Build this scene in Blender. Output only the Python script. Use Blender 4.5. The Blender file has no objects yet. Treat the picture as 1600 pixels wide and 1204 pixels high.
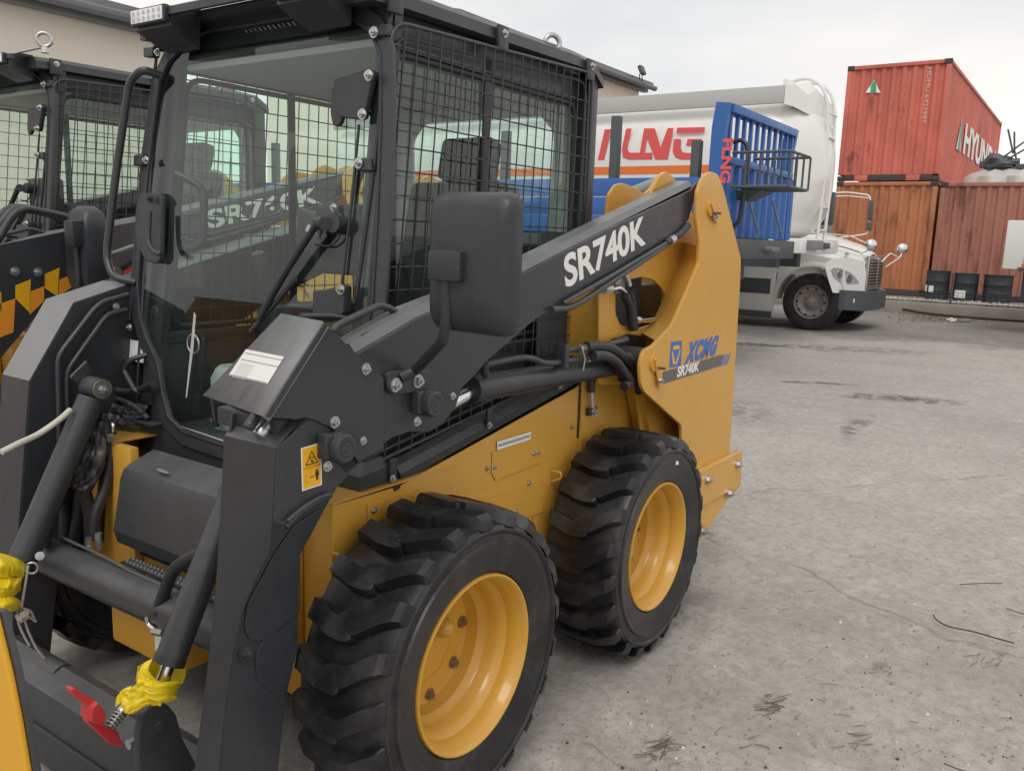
import bpy, bmesh, math, random
from mathutils import Vector, Matrix, noise
random.seed(7)
S = bpy.context.scene
COL = S.collection
R = math.radians

# ------------------------------------------------------------------ camera
F_PX, PITCH, ROLL, YAW = 1323.0, .1729, .0332, .6002
CAM = Vector((-1.6215, -1.1853, 1.4764))
fw = Vector((math.cos(YAW)*math.cos(PITCH), math.sin(YAW)*math.cos(PITCH), -math.sin(PITCH)))
rt0 = Vector((math.sin(YAW), -math.cos(YAW), 0)); up0 = rt0.cross(fw)
rt = math.cos(ROLL)*rt0 + math.sin(ROLL)*up0
up = -math.sin(ROLL)*rt0 + math.cos(ROLL)*up0
cd = bpy.data.cameras.new('camera'); cam = bpy.data.objects.new('camera', cd); COL.objects.link(cam)
cd.sensor_fit = 'HORIZONTAL'; cd.sensor_width = 36; cd.lens = F_PX/1600*36
cd.clip_start = .05; cd.clip_end = 2000
M = Matrix((rt, up, -fw)).transposed().to_4x4(); M.translation = CAM
cam.matrix_world = M
S.camera = cam

def at(px, py, x=None, y=None, z=None):
    """point where the sight line of photo position (px,py) meets a real plane of the place"""
    v = fw + rt*(px-800)/F_PX + up*(602-py)/F_PX
    if x is not None: s = (x-CAM.x)/v.x
    elif y is not None: s = (y-CAM.y)/v.y
    else: s = (z-CAM.z)/v.z
    return CAM + v*s

# ------------------------------------------------------------------ light
SUN_EL, SUN_AZ = R(52), R(205)      # direction the light comes from: azimuth measured from +X, counter-clockwise
w = bpy.data.worlds.new("World"); S.world = w; w.use_nodes = True
nt = w.node_tree; nt.nodes.clear()
out = nt.nodes.new('ShaderNodeOutputWorld'); bg = nt.nodes.new('ShaderNodeBackground')
sky = nt.nodes.new('ShaderNodeTexSky'); sky.sky_type = 'NISHITA'; sky.sun_disc = False
sky.sun_elevation = SUN_EL; sky.sun_rotation = R(90)-SUN_AZ
tc = nt.nodes.new('ShaderNodeTexCoord')
mp = nt.nodes.new('ShaderNodeMapping'); mp.inputs['Scale'].default_value = (1, 1, 3.2)
nz = nt.nodes.new('ShaderNodeTexNoise'); nz.inputs['Scale'].default_value = 1.7; nz.inputs['Detail'].default_value = 5
cr = nt.nodes.new('ShaderNodeValToRGB')
cr.color_ramp.elements[0].position = .34; cr.color_ramp.elements[0].color = (6.8, 6.9, 6.95, 1)
cr.color_ramp.elements[1].position = .66; cr.color_ramp.elements[1].color = (9.7, 9.1, 8.4, 1)
mx = nt.nodes.new('ShaderNodeMix'); mx.data_type = 'RGBA'; mx.inputs[0].default_value = .93
nt.links.new(tc.outputs['Generated'], mp.inputs[0]); nt.links.new(mp.outputs[0], nz.inputs['Vector'])
nt.links.new(nz.outputs['Fac'], cr.inputs[0])
nt.links.new(sky.outputs[0], mx.inputs[6]); nt.links.new(cr.outputs[0], mx.inputs[7])
nt.links.new(mx.outputs[2], bg.inputs[0]); bg.inputs[1].default_value = .10
nt.links.new(bg.outputs[0], out.inputs[0])
sl = bpy.data.lights.new('sun', 'SUN'); so = bpy.data.objects.new('sun', sl); COL.objects.link(so)
sl.energy = .9; sl.angle = R(25); sl.color = (1, .96, .9)
so.rotation_euler = Vector((math.cos(SUN_AZ)*math.cos(SUN_EL), math.sin(SUN_AZ)*math.cos(SUN_EL), math.sin(SUN_EL))).to_track_quat('Z', 'Y').to_euler()
S.view_settings.view_transform = 'Standard'; S.view_settings.look = 'None'
S.view_settings.exposure = .28; S.view_settings.gamma = 1; S.view_settings.use_curve_mapping = False
S.render.engine = 'CYCLES'
S.cycles.max_bounces = 12; S.cycles.transparent_max_bounces = 24; S.cycles.transmission_bounces = 8

# ------------------------------------------------------------------ materials
def new_mat(name):
    m = bpy.data.materials.new(name); m.use_nodes = True
    return m, m.node_tree, m.node_tree.nodes['Principled BSDF']
def mix_rgb(nt, fac, a, b):
    n = nt.nodes.new('ShaderNodeMix'); n.data_type = 'RGBA'
    for sock, v in ((n.inputs[0], fac), (n.inputs[6], a), (n.inputs[7], b)):
        if isinstance(v, (float, int)): sock.default_value = v
        elif isinstance(v, tuple): sock.default_value = (*v[:3], 1)
        else: nt.links.new(v, sock)
    return n.outputs[2]
def ramp(nt, src, p0, p1, v0=0., v1=1.):
    n = nt.nodes.new('ShaderNodeMapRange'); n.clamp = True
    n.inputs[1].default_value = p0; n.inputs[2].default_value = p1
    n.inputs[3].default_value = v0; n.inputs[4].default_value = v1
    nt.links.new(src, n.inputs[0]); return n.outputs[0]
def noise_tex(nt, scale, detail=4, rough=.55, vec=None, stretch=None):
    n = nt.nodes.new('ShaderNodeTexNoise'); n.inputs['Scale'].default_value = scale
    n.inputs['Detail'].default_value = detail; n.inputs['Roughness'].default_value = rough
    if vec is None:
        t = nt.nodes.new('ShaderNodeTexCoord'); vec = t.outputs['Object']
    if stretch:
        mp = nt.nodes.new('ShaderNodeMapping'); mp.inputs['Scale'].default_value = stretch
        nt.links.new(vec, mp.inputs[0]); vec = mp.outputs[0]
    nt.links.new(vec, n.inputs['Vector']); return n.outputs['Fac']
def math_n(nt, op, a, b):
    n = nt.nodes.new('ShaderNodeMath'); n.operation = op; n.use_clamp = False
    for s, v in ((n.inputs[0], a), (n.inputs[1], b)):
        if isinstance(v, (float, int)): s.default_value = v
        else: nt.links.new(v, s)
    return n.outputs[0]
def bump(nt, bsdf, src, strength, dist=.002):
    n = nt.nodes.new('ShaderNodeBump'); n.inputs['Strength'].default_value = strength
    n.inputs['Distance'].default_value = dist
    nt.links.new(src, n.inputs['Height']); nt.links.new(n.outputs[0], bsdf.inputs['Normal'])
DUST = (.29, .29, .29)
def paint(name, col, rough=.4, dust=.25, blotch=.12, metallic=0., bmp=.25, coat=0., streak=False, dustcol=DUST, scale=1.):
    m, nt, b = new_mat(name)
    n1 = noise_tex(nt, 3*scale, 5)
    c = mix_rgb(nt, ramp(nt, n1, .3, .7, 0, blotch), tuple(col), tuple(v*.55 for v in col))
    # fine scuffs
    n2 = noise_tex(nt, 55*scale, 6, .7)
    sc = ramp(nt, n2, .6, .78, 0, dust*.9)
    c = mix_rgb(nt, sc, c, dustcol)
    geo = nt.nodes.new('ShaderNodeNewGeometry'); sep = nt.nodes.new('ShaderNodeSeparateXYZ')
    nt.links.new(geo.outputs['Normal'], sep.inputs[0])
    n3 = noise_tex(nt, 9*scale, 5, .65)
    upf = ramp(nt, sep.outputs['Z'], .25, .95, 0, 1)      # dust settles on level faces
    d = math_n(nt, 'MULTIPLY', upf, ramp(nt, n3, .25, .75, dust*.35, dust*1.25))
    c = mix_rgb(nt, d, c, dustcol)
    if streak:
        n4 = noise_tex(nt, 60, 3, .6, stretch=(1, 1, .03))
        c = mix_rgb(nt, ramp(nt, n4, .60, .80, 0, dust*.35), c, dustcol)
    nt.links.new(c, b.inputs['Base Color'])
    r = ramp(nt, noise_tex(nt, 20*scale, 4), .3, .7, rough-.06, rough+.1)
    nt.links.new(r, b.inputs['Roughness'])
    b.inputs['Metallic'].default_value = metallic
    b.inputs['Coat Weight'].default_value = coat
    if bmp: bump(nt, b, noise_tex(nt, 160*scale, 3), bmp, .0006)
    return m
BLACK = paint('black_paint', (.036, .039, .046), .34, .16, .12, streak=True)
BLACKM = paint('matt_black_plastic', (.030, .033, .039), .40, .12, .2)
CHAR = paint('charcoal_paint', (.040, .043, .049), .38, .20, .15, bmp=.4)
ARM_SHEEN = paint('arm_top_sky_sheen', (.085, .089, .097), .36, .42, .1)  # arm paint lightened, sky reflection along the top strip is in the colour
BLACK_SHEEN = paint('black_paint_sky_sheen', (.215, .217, .228), .32, .14, .1)  # the black paint lightened: sky sheen of sloped plates put into the colour
YEL = paint('yellow_paint', (.65, .345, .052), .36, .16, .14, coat=.15, bmp=.15)
YELM = paint('bright_yellow_paint', (.74, .38, .02), .5, .10, .10)
YEL2 = paint('rim_yellow_paint', (.60, .32, .038), .33, .10, .10, coat=.25, bmp=.1)
STEEL = paint('zinc_steel', (.55, .55, .55), .32, .1, .3, metallic=.9)
CHROME = paint('polished_rod', (.75, .75, .76), .18, .05, .2, metallic=1.)
NUTM = paint('bronze_nut', (.36, .27, .20), .35, .1, .3, metallic=.8)
RUSTY = paint('brown_steel', (.20, .12, .08), .6, .2, .4, metallic=.4)
HOSE = paint('hose_rubber', (.018, .018, .02), .5, .2, .2)
WRAP = paint('spiral_hose_wrap', (.035, .035, .038), .42, .12, .3, bmp=.8)
WHITEH = paint('white_plastic_tube', (.62, .60, .52), .4, .3, .2)
REDP = paint('red_paint', (.74, .06, .06), .4, .12, .15)
WHITE = paint('white_paint', (.74, .74, .72), .35, .12, .08, coat=.3, scale=.4)
CREAM = paint('tank_white_paint', (.80, .80, .78), .33, .10, .08, coat=.3, scale=.3)
COAMING = paint('tank_coaming_grey', (.50, .50, .48), .4, .15, .1, scale=.3)
BLUE = paint('blue_paint', (.030, .125, .40), .4, .15, .15, scale=.5)
DGREY = paint('dark_grey_metal', (.07, .08, .09), .5, .2, .2, scale=.6)
MGREY = paint('mid_grey_metal', (.22, .23, .24), .45, .2, .2, scale=.6)
ORANGE = paint('orange_film', (.85, .20, .035), .45, .05, .05)
REDF = paint('red_film', (.78, .10, .10), .45, .05, .03)
WFILM = paint('white_decal', (.80, .80, .78), .45, .04, .04)
PFILM = paint('faded_white_print', (.72, .52, .47), .5, .1, .3)
BFILM = paint('blue_decal', (.045, .15, .50), .4, .04, .04)
GFILM = paint('grey_decal', (.12, .115, .11), .4, .04, .04)
KFILM = paint('black_decal', (.03, .02, .015), .5, .0, .0)
YFILM = paint('amber_decal', (.80, .42, .01), .4, .04, .04)
OFILM = paint('orange_decal', (.78, .30, .03), .4, .04, .04)
GRNF = paint('green_decal', (.05, .36, .22), .5, .1, .1)
SEAT = paint('seat_vinyl', (.02, .02, .02), .6, .1, .2)
LINER = paint('headliner_grey', (.44, .45, .45), .7, .0, .1)
TAPE = paint('yellow_tape_film', (.92, .70, .02), .28, .03, .1, bmp=.3)
ROPE = paint('grey_cord', (.42, .40, .37), .7, .1, .2)
TRUNKP = paint('tarnished_panel', (.30, .29, .27), .6, .3, .3)
BARREL = paint('dark_drum_paint', (.028, .036, .045), .5, .25, .25, scale=.6)
CONC = paint('old_concrete', (.30, .28, .25), .85, .2, .5, bmp=.8, scale=.6)
WALLM = paint('beige_render', (.86, .79, .69), .85, .1, .15, scale=.25)
ROOFM = paint('grey_roof_metal', (.19, .20, .215), .5, .2, .35, scale=.3)
ORBEACON = paint('orange_beacon', (.80, .18, .05), .3, .05, .05)

def rust_mat(name, col, dark, amount):
    m, nt, b = new_mat(name)
    n1 = noise_tex(nt, .9, 5)
    c = mix_rgb(nt, ramp(nt, n1, .3, .7), tuple(col), tuple(x*.74 for x in col))
    n2 = noise_tex(nt, 2.4, 6, .7, stretch=(1, 1, .35))
    c = mix_rgb(nt, ramp(nt, n2, .62-.12*amount, .66, 0, min(1, .45+.5*amount)), c, tuple(dark))
    n4 = noise_tex(nt, 6, 5, .6, stretch=(1, 1, .05))
    c = mix_rgb(nt, ramp(nt, n4, .5, .8, 0, .30*amount+.1), c, tuple(dark))
    nt.links.new(c, b.inputs['Base Color']); b.inputs['Roughness'].default_value = .6
    bump(nt, b, noise_tex(nt, 30, 5), .3, .003)
    return m
CONT_RED = rust_mat('container_red_hazed', (.66, .17, .125), (.09, .03, .02), .35)  # red made paler, the veil of haze is mixed into the paint colour
CONT_RED2 = rust_mat('weathered_red_paint', (.46, .195, .145), (.17, .06, .04), .75)
CONT_OR = rust_mat('weathered_orange_paint', (.54, .205, .095), (.19, .07, .035), .85)
CONT_DK = rust_mat('rusted_dark_steel', (.06, .045, .04), (.02, .018, .016), .6)

def glass_mat(name, tint, refl=.9, dirt=.04):
    m, nt, b = new_mat(name)
    nt.nodes.remove(b); o = nt.nodes['Material Output']
    tr = nt.nodes.new('ShaderNodeBsdfTransparent'); tr.inputs[0].default_value = (*tint, 1)
    gl = nt.nodes.new('ShaderNodeBsdfGlossy'); gl.inputs['Roughness'].default_value = .015
    gl.inputs[0].default_value = (refl, refl, refl, 1)
    fr = nt.nodes.new('ShaderNodeFresnel'); gg = nt.nodes.new('ShaderNodeNewGeometry')
    nt.links.new(ramp(nt, gg.outputs['Backfacing'], 0, 1, 1.52, 1/1.52), fr.inputs[0])
    ms = nt.nodes.new('ShaderNodeMixShader'); nt.links.new(fr.outputs[0], ms.inputs[0])
    nt.links.new(tr.outputs[0], ms.inputs[1]); nt.links.new(gl.outputs[0], ms.inputs[2])
    df = nt.nodes.new('ShaderNodeBsdfDiffuse'); df.inputs[0].default_value = (.5, .52, .5, 1)
    m2 = nt.nodes.new('ShaderNodeMixShader')
    nt.links.new(ramp(nt, noise_tex(nt, 4, 6, .7), .35, .8, dirt*.4, dirt*2.4), m2.inputs[0])
    nt.links.new(ms.outputs[0], m2.inputs[1]); nt.links.new(df.outputs[0], m2.inputs[2])
    nt.links.new(m2.outputs[0], o.inputs[0]); return m
GLASS = glass_mat('tinted_glass', (.84, .965, .915), 1., .008)
DGLASS = glass_mat('dark_glass', (.10, .12, .12), .8, .04)
MIRR, _, b = new_mat('mirror_glass'); b.inputs['Metallic'].default_value = 1; b.inputs['Roughness'].default_value = .03; b.inputs['Base Color'].default_value = (.8, .82, .82, 1)
LENS, _, b = new_mat('lamp_lens'); b.inputs['Base Color'].default_value = (.75, .77, .78, 1); b.inputs['Roughness'].default_value = .15; b.inputs['Coat Weight'].default_value = .6
HLENS, _, b = new_mat('headlight_glass'); b.inputs['Base Color'].default_value = (.55, .58, .60, 1); b.inputs['Roughness'].default_value = .12; b.inputs['Metallic'].default_value = .4; b.inputs['Coat Weight'].default_value = 1.

def rubber_mat():
    m, nt, b = new_mat('tyre_rubber')
    n1 = noise_tex(nt, 7, 6, .65); n2 = noise_tex(nt, 60, 5, .7)
    c = mix_rgb(nt, ramp(nt, n1, .48, .76, 0, .26), (.012, .012, .014), (.15, .145, .135))
    c = mix_rgb(nt, ramp(nt, n2, .64, .76, 0, .45), c, (.22, .20, .18))
    nt.links.new(c, b.inputs['Base Color'])
    nt.links.new(ramp(nt, n1, .3, .7, .24, .50), b.inputs['Roughness'])
    bump(nt, b, noise_tex(nt, 90, 5), .45, .0015)
    return m
RUB = rubber_mat()

# ------------------------------------------------------------------ mesh helpers
def finish(me, smooth=35):
    if smooth:
        me.polygons.foreach_set('use_smooth', [True]*len(me.polygons))
        me.set_sharp_from_angle(angle=R(smooth))
    me.update()
def link(name, me, mat, parent=None, label=None, smooth=35):
    if isinstance(me, bmesh.types.BMesh):
        bm = me; bmesh.ops.recalc_face_normals(bm, faces=bm.faces)
        me = bpy.data.meshes.new(name); bm.to_mesh(me); bm.free()
        finish(me, smooth)
    if mat is not None:
        if isinstance(mat, (list, tuple)):
            me.materials.clear()
            for k in mat: me.materials.append(k)
        else:
            me.materials.clear(); me.materials.append(mat)
    o = bpy.data.objects.new(name, me); COL.objects.link(o)
    if parent is not None: o.parent = parent; o.matrix_parent_inverse = parent_inv(parent)
    if label: o['label'] = label
    return o
def world_of(o):
    m = o.matrix_basis.copy()
    if o.parent is not None: m = world_of(o.parent) @ o.matrix_parent_inverse @ m
    return m
def parent_inv(p): return world_of(p).inverted()
def thing(name, loc, label, cat, group=None):
    o = bpy.data.objects.new(name, None); COL.objects.link(o); o.location = loc
    o.empty_display_size = .2
    o['label'] = label; o['category'] = cat
    if group: o['group'] = group
    return o
def tag(o, label=None, cat=None, group=None, kind=None):
    if label: o['label'] = label
    if cat: o['category'] = cat
    if group: o['group'] = group
    if kind: o['kind'] = kind
    return o

def bevel_bm(bm, w, ang=25):
    if not w: return bm
    es = [e for e in bm.edges if len(e.link_faces) == 2 and e.calc_face_angle(0) > R(ang)]
    if es: bmesh.ops.bevel(bm, geom=es, offset=w, segments=2, profile=.6, affect='EDGES', clamp_overlap=True)
    return bm
def add_box(bm, lo, hi, mtx=None):
    vs = [bm.verts.new((x, y, z)) for x in (lo[0], hi[0]) for y in (lo[1], hi[1]) for z in (lo[2], hi[2])]
    for f in ((0, 1, 3, 2), (4, 6, 7, 5), (0, 4, 5, 1), (2, 3, 7, 6), (0, 2, 6, 4), (1, 5, 7, 3)): bm.faces.new([vs[i] for i in f])
    if mtx is not None:
        for v in vs: v.co = mtx @ v.co
    return vs
def box(name, lo, hi, mat, parent=None, bev=.004, mtx=None, **k):
    bm = bmesh.new(); add_box(bm, lo, hi, mtx); bmesh.ops.recalc_face_normals(bm, faces=bm.faces); bevel_bm(bm, bev)
    return link(name, bm, mat, parent, **k)
def frame_for(d):
    d = Vector(d).normalized()
    a = Vector((0, 0, 1)) if abs(d.z) < .9 else Vector((1, 0, 0))
    u = d.cross(a).normalized(); v = d.cross(u).normalized()
    return d, u, v
def add_cyl(bm, p0, p1, r0, r1=None, seg=16, cap=True):
    r1 = r0 if r1 is None else r1
    p0 = Vector(p0); p1 = Vector(p1); d, u, v = frame_for(p1-p0)
    A = [bm.verts.new(p0+(u*math.cos(t)+v*math.sin(t))*r0) for t in [2*math.pi*i/seg for i in range(seg)]]
    B = [bm.verts.new(p1+(u*math.cos(t)+v*math.sin(t))*r1) for t in [2*math.pi*i/seg for i in range(seg)]]
    for i in range(seg): bm.faces.new((A[i], A[(i+1) % seg], B[(i+1) % seg], B[i]))
    if cap: bm.faces.new(A); bm.faces.new(B[::-1])
def cyl(name, p0, p1, r, mat, parent=None, r1=None, seg=20, bev=0, **k):
    bm = bmesh.new(); add_cyl(bm, p0, p1, r, r1, seg); bevel_bm(bm, bev, 40)
    return link(name, bm, mat, parent, **k)
def smooth_path(pts, n=8, closed=False):
    P = [Vector(p) for p in pts]; N = len(P); out = []
    rng = range(N if closed else N-1)
    for i in rng:
        p1, p2 = P[i], P[(i+1) % N]
        p0 = P[i-1] if (i > 0 or closed) else p1*2-p2
        p3 = P[(i+2) % N] if (i+2 < N or closed) else p2*2-p1
        for k in range(n):
            t = k/n
            out.append(.5*((2*p1)+(-p0+p2)*t+(2*p0-5*p1+4*p2-p3)*t*t+(-p0+3*p1-3*p2+p3)*t**3))
    if not closed: out.append(P[-1])
    return out
def round_path(pts, rad, n=5, closed=False):
    P = [Vector(p) for p in pts]; N = len(P); out = []
    for i in range(N):
        if not closed and i in (0, N-1): out.append(P[i]); continue
        a, b, c = P[i-1], P[i], P[(i+1) % N]
        r = min(rad, (a-b).length*.45, (c-b).length*.45)
        s = b+(a-b).normalized()*r; e = b+(c-b).normalized()*r
        for k in range(n+1):
            t = k/n; out.append(s*(1-t)**2+b*2*t*(1-t)+e*t*t)
    return out
def add_tube(bm, pts, r, seg=8, closed=False, rfun=None):
    P = [Vector(p) for p in pts]; N = len(P); rings = []
    prev_u = None
    for i in range(N):
        if closed: d = P[(i+1) % N]-P[i-1]
        else: d = P[min(i+1, N-1)]-P[max(i-1, 0)]
        if d.length < 1e-9: d = Vector((0, 0, 1))
        d.normalize()
        if prev_u is None: _, u, _ = frame_for(d)
        else:
            u = prev_u-d*prev_u.dot(d)
            if u.length < 1e-6: _, u, _ = frame_for(d)
            u.normalize()
        prev_u = u; v = d.cross(u)
        rr = rfun(i/(N-1)) if rfun else r
        rings.append([bm.verts.new(P[i]+(u*math.cos(t)+v*math.sin(t))*rr) for t in [2*math.pi*k/seg for k in range(seg)]])
    m = N if closed else N-1
    for i in range(m):
        a, b = rings[i], rings[(i+1) % N]
        for k in range(seg): bm.faces.new((a[k], a[(k+1) % seg], b[(k+1) % seg], b[k]))
    if not closed: bm.faces.new(rings[0]); bm.faces.new(rings[-1][::-1])
def tube(name, pts, r, mat, parent=None, seg=10, rad=0, closed=False, sm=0, **k):
    if rad: pts = round_path(pts, rad, closed=closed)
    if sm: pts = smooth_path(pts, sm, closed)
    bm = bmesh.new(); add_tube(bm, pts, r, seg, closed); return link(name, bm, mat, parent, smooth=50, **k)
def lathe(name, prof, origin, axis, mat, parent=None, seg=64, **k):
    bm = bmesh.new(); add_lathe(bm, prof, origin, axis, seg); return link(name, bm, mat, parent, **k)
def add_lathe(bm, prof, origin, axis, seg=64):
    d, u, v = frame_for(axis); o = Vector(origin)
    rings = []
    for (r, h) in prof:
        if r < 1e-6: rings.append([bm.verts.new(o+d*h)])
        else: rings.append([bm.verts.new(o+d*h+(u*math.cos(t)+v*math.sin(t))*r) for t in [2*math.pi*i/seg for i in range(seg)]])
    for a, b in zip(rings, rings[1:]):
        for i in range(seg):
            if len(a) == 1 and len(b) == 1: continue
            if len(a) == 1: bm.faces.new((a[0], b[i], b[(i+1) % seg]))
            elif len(b) == 1: bm.faces.new((a[i], b[0], a[(i+1) % seg]))
            else: bm.faces.new((a[i], b[i], b[(i+1) % seg], a[(i+1) % seg]))

def plate_mesh(loops, thick, bev=.0015, rounds=0):
    """closed flat outline(s) in local XY (first outer, rest holes), extruded along local z to +-thick/2"""
    cu = bpy.data.curves.new('plate', 'CURVE'); cu.dimensions = '2D'; cu.fill_mode = 'BOTH'
    b = min(bev, thick*.45)
    cu.extrude = max(thick/2-b, .0001); cu.bevel_depth = b; cu.bevel_resolution = 1; cu.offset = -b
    for lp in loops:
        if rounds:
            lp = [(p.x, p.y) for p in round_path([(q[0], q[1], 0) for q in lp], rounds, 4, True)]
        sp = cu.splines.new('POLY'); sp.points.add(len(lp)-1)
        for i, q in enumerate(lp): sp.points[i].co = (q[0], q[1], 0, 1)
        sp.use_cyclic_u = True
    ob = bpy.data.objects.new('tmp', cu)
    me = bpy.data.meshes.new_from_object(ob)
    bpy.data.objects.remove(ob); bpy.data.curves.remove(cu)
    return me
# local frame: x->X, y->Z, z->-Y  (plates lying in an XZ plane)
XZ = Matrix(((1, 0, 0, 0), (0, 0, -1, 0), (0, 1, 0, 0), (0, 0, 0, 1)))
# x->Y(neg), y->Z, z-> -X : plates lying in YZ plane, seen from -X
YZ = Matrix(((0, 0, -1, 0), (-1, 0, 0, 0), (0, 1, 0, 0), (0, 0, 0, 1)))
def plate_y(name, pts, y0, y1, mat, parent=None, holes=(), bev=.0015, rounds=0, **k):
    """outline of 3D points (or (x,z) pairs) extruded between planes y0 and y1"""
    f = lambda L: [(p[0], p[2] if len(p) == 3 else p[1]) for p in L]
    me = plate_mesh([f(pts)]+[f(h) for h in holes], abs(y1-y0), bev, rounds)
    me.transform(Matrix.Translation((0, (y0+y1)/2, 0)) @ XZ); finish(me)
    return link(name, me, mat, parent, **k)
def plate_x(name, pts, x0, x1, mat, parent=None, holes=(), bev=.0015, rounds=0, **k):
    """outline of (y,z) pairs extruded between planes x0 and x1"""
    f = lambda L: [(-(p[1] if len(p) == 3 else p[0]), p[2] if len(p) == 3 else p[1]) for p in L]
    me = plate_mesh([f(pts)]+[f(h) for h in holes], abs(x1-x0), bev, rounds)
    me.transform(Matrix.Translation(((x0+x1)/2, 0, 0)) @ YZ); finish(me)
    return link(name, me, mat, parent, **k)
def pix(L, **pl): return [at(a, b, **pl) for a, b in L]
def quad(name, pts, mat, parent=None, off=(0, 0, 0), **k):
    bm = bmesh.new(); o = Vector(off)
    bm.faces.new([bm.verts.new(Vector(p)+o) for p in pts]); return link(name, bm, mat, parent, smooth=0, **k)
def text_obj(name, body, origin, xdir, ydir, height, mat, parent=None, bold=.012, xs=1., shear=0., depth=.0006, width=None, space=1., **k):
    """flat lettering: origin = lower left corner, xdir/ydir the reading and up directions"""
    cu = bpy.data.curves.new('t', 'FONT'); cu.body = body; cu.size = 1; cu.offset = bold; cu.shear = shear
    cu.extrude = .001; cu.space_character = space
    ob = bpy.data.objects.new('t', cu); me = bpy.data.meshes.new_from_object(ob)
    bpy.data.objects.remove(ob); bpy.data.curves.remove(cu)
    xsv = [v.co.x for v in me.vertices]; ysv = [v.co.y for v in me.vertices]
    x0, x1, y0, y1 = min(xsv), max(xsv), min(ysv), max(ysv)
    sy = height/(y1-y0); sx = (width/(x1-x0)) if width else sy*xs
    X = Vector(xdir).normalized(); Y = Vector(ydir).normalized(); Z = X.cross(Y).normalized()
    O = Vector(origin)
    for v in me.vertices:
        v.co = O+X*((v.co.x-x0)*sx)+Y*((v.co.y-y0)*sy)+Z*(v.co.z/.001*depth)
    finish(me, 0)
    return link(name, me, mat, parent, **k)
_bolt = {}
def bolt(p, n, r=.009, parent=None, name='bolt', mat=None, washer=True):
    key = (round(r, 4), tuple(round(c, 2) for c in n), washer, name, id(mat))
    if key not in _bolt:
        n = Vector(n).normalized(); bm = bmesh.new()
        if washer: add_cyl(bm, (0, 0, 0), n*r*.3, r*1.35, None, 14)
        add_cyl(bm, n*r*.25, n*r*1.0, r*.95, r*.9, 6)
        add_cyl(bm, n*r*.9, n*r*1.5, r*.45, r*.4, 8)
        bmesh.ops.recalc_face_normals(bm, faces=bm.faces)
        me = bpy.data.meshes.new(name); bm.to_mesh(me); bm.free(); finish(me, 30)
        me.materials.append(mat or STEEL); _bolt[key] = me
    o = bpy.data.objects.new(name, _bolt[key]); COL.objects.link(o); o.location = p
    if parent: o.parent = parent; o.matrix_parent_inverse = parent_inv(parent)
    return o
def loft(name, secs, mat, parent=None, closed=True, caps=True, sm=35, **k):
    bm = bmesh.new(); rings = [[bm.verts.new(p) for p in s] for s in secs]
    n = len(rings[0])
    for a, b in zip(rings, rings[1:]):
        for i in range(n if closed else n-1): bm.faces.new((a[i], a[(i+1) % n], b[(i+1) % n], b[i]))
    if caps and closed: bm.faces.new(rings[0]); bm.faces.new(rings[-1][::-1])
    return link(name, bm, mat, parent, smooth=sm, **k)
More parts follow.
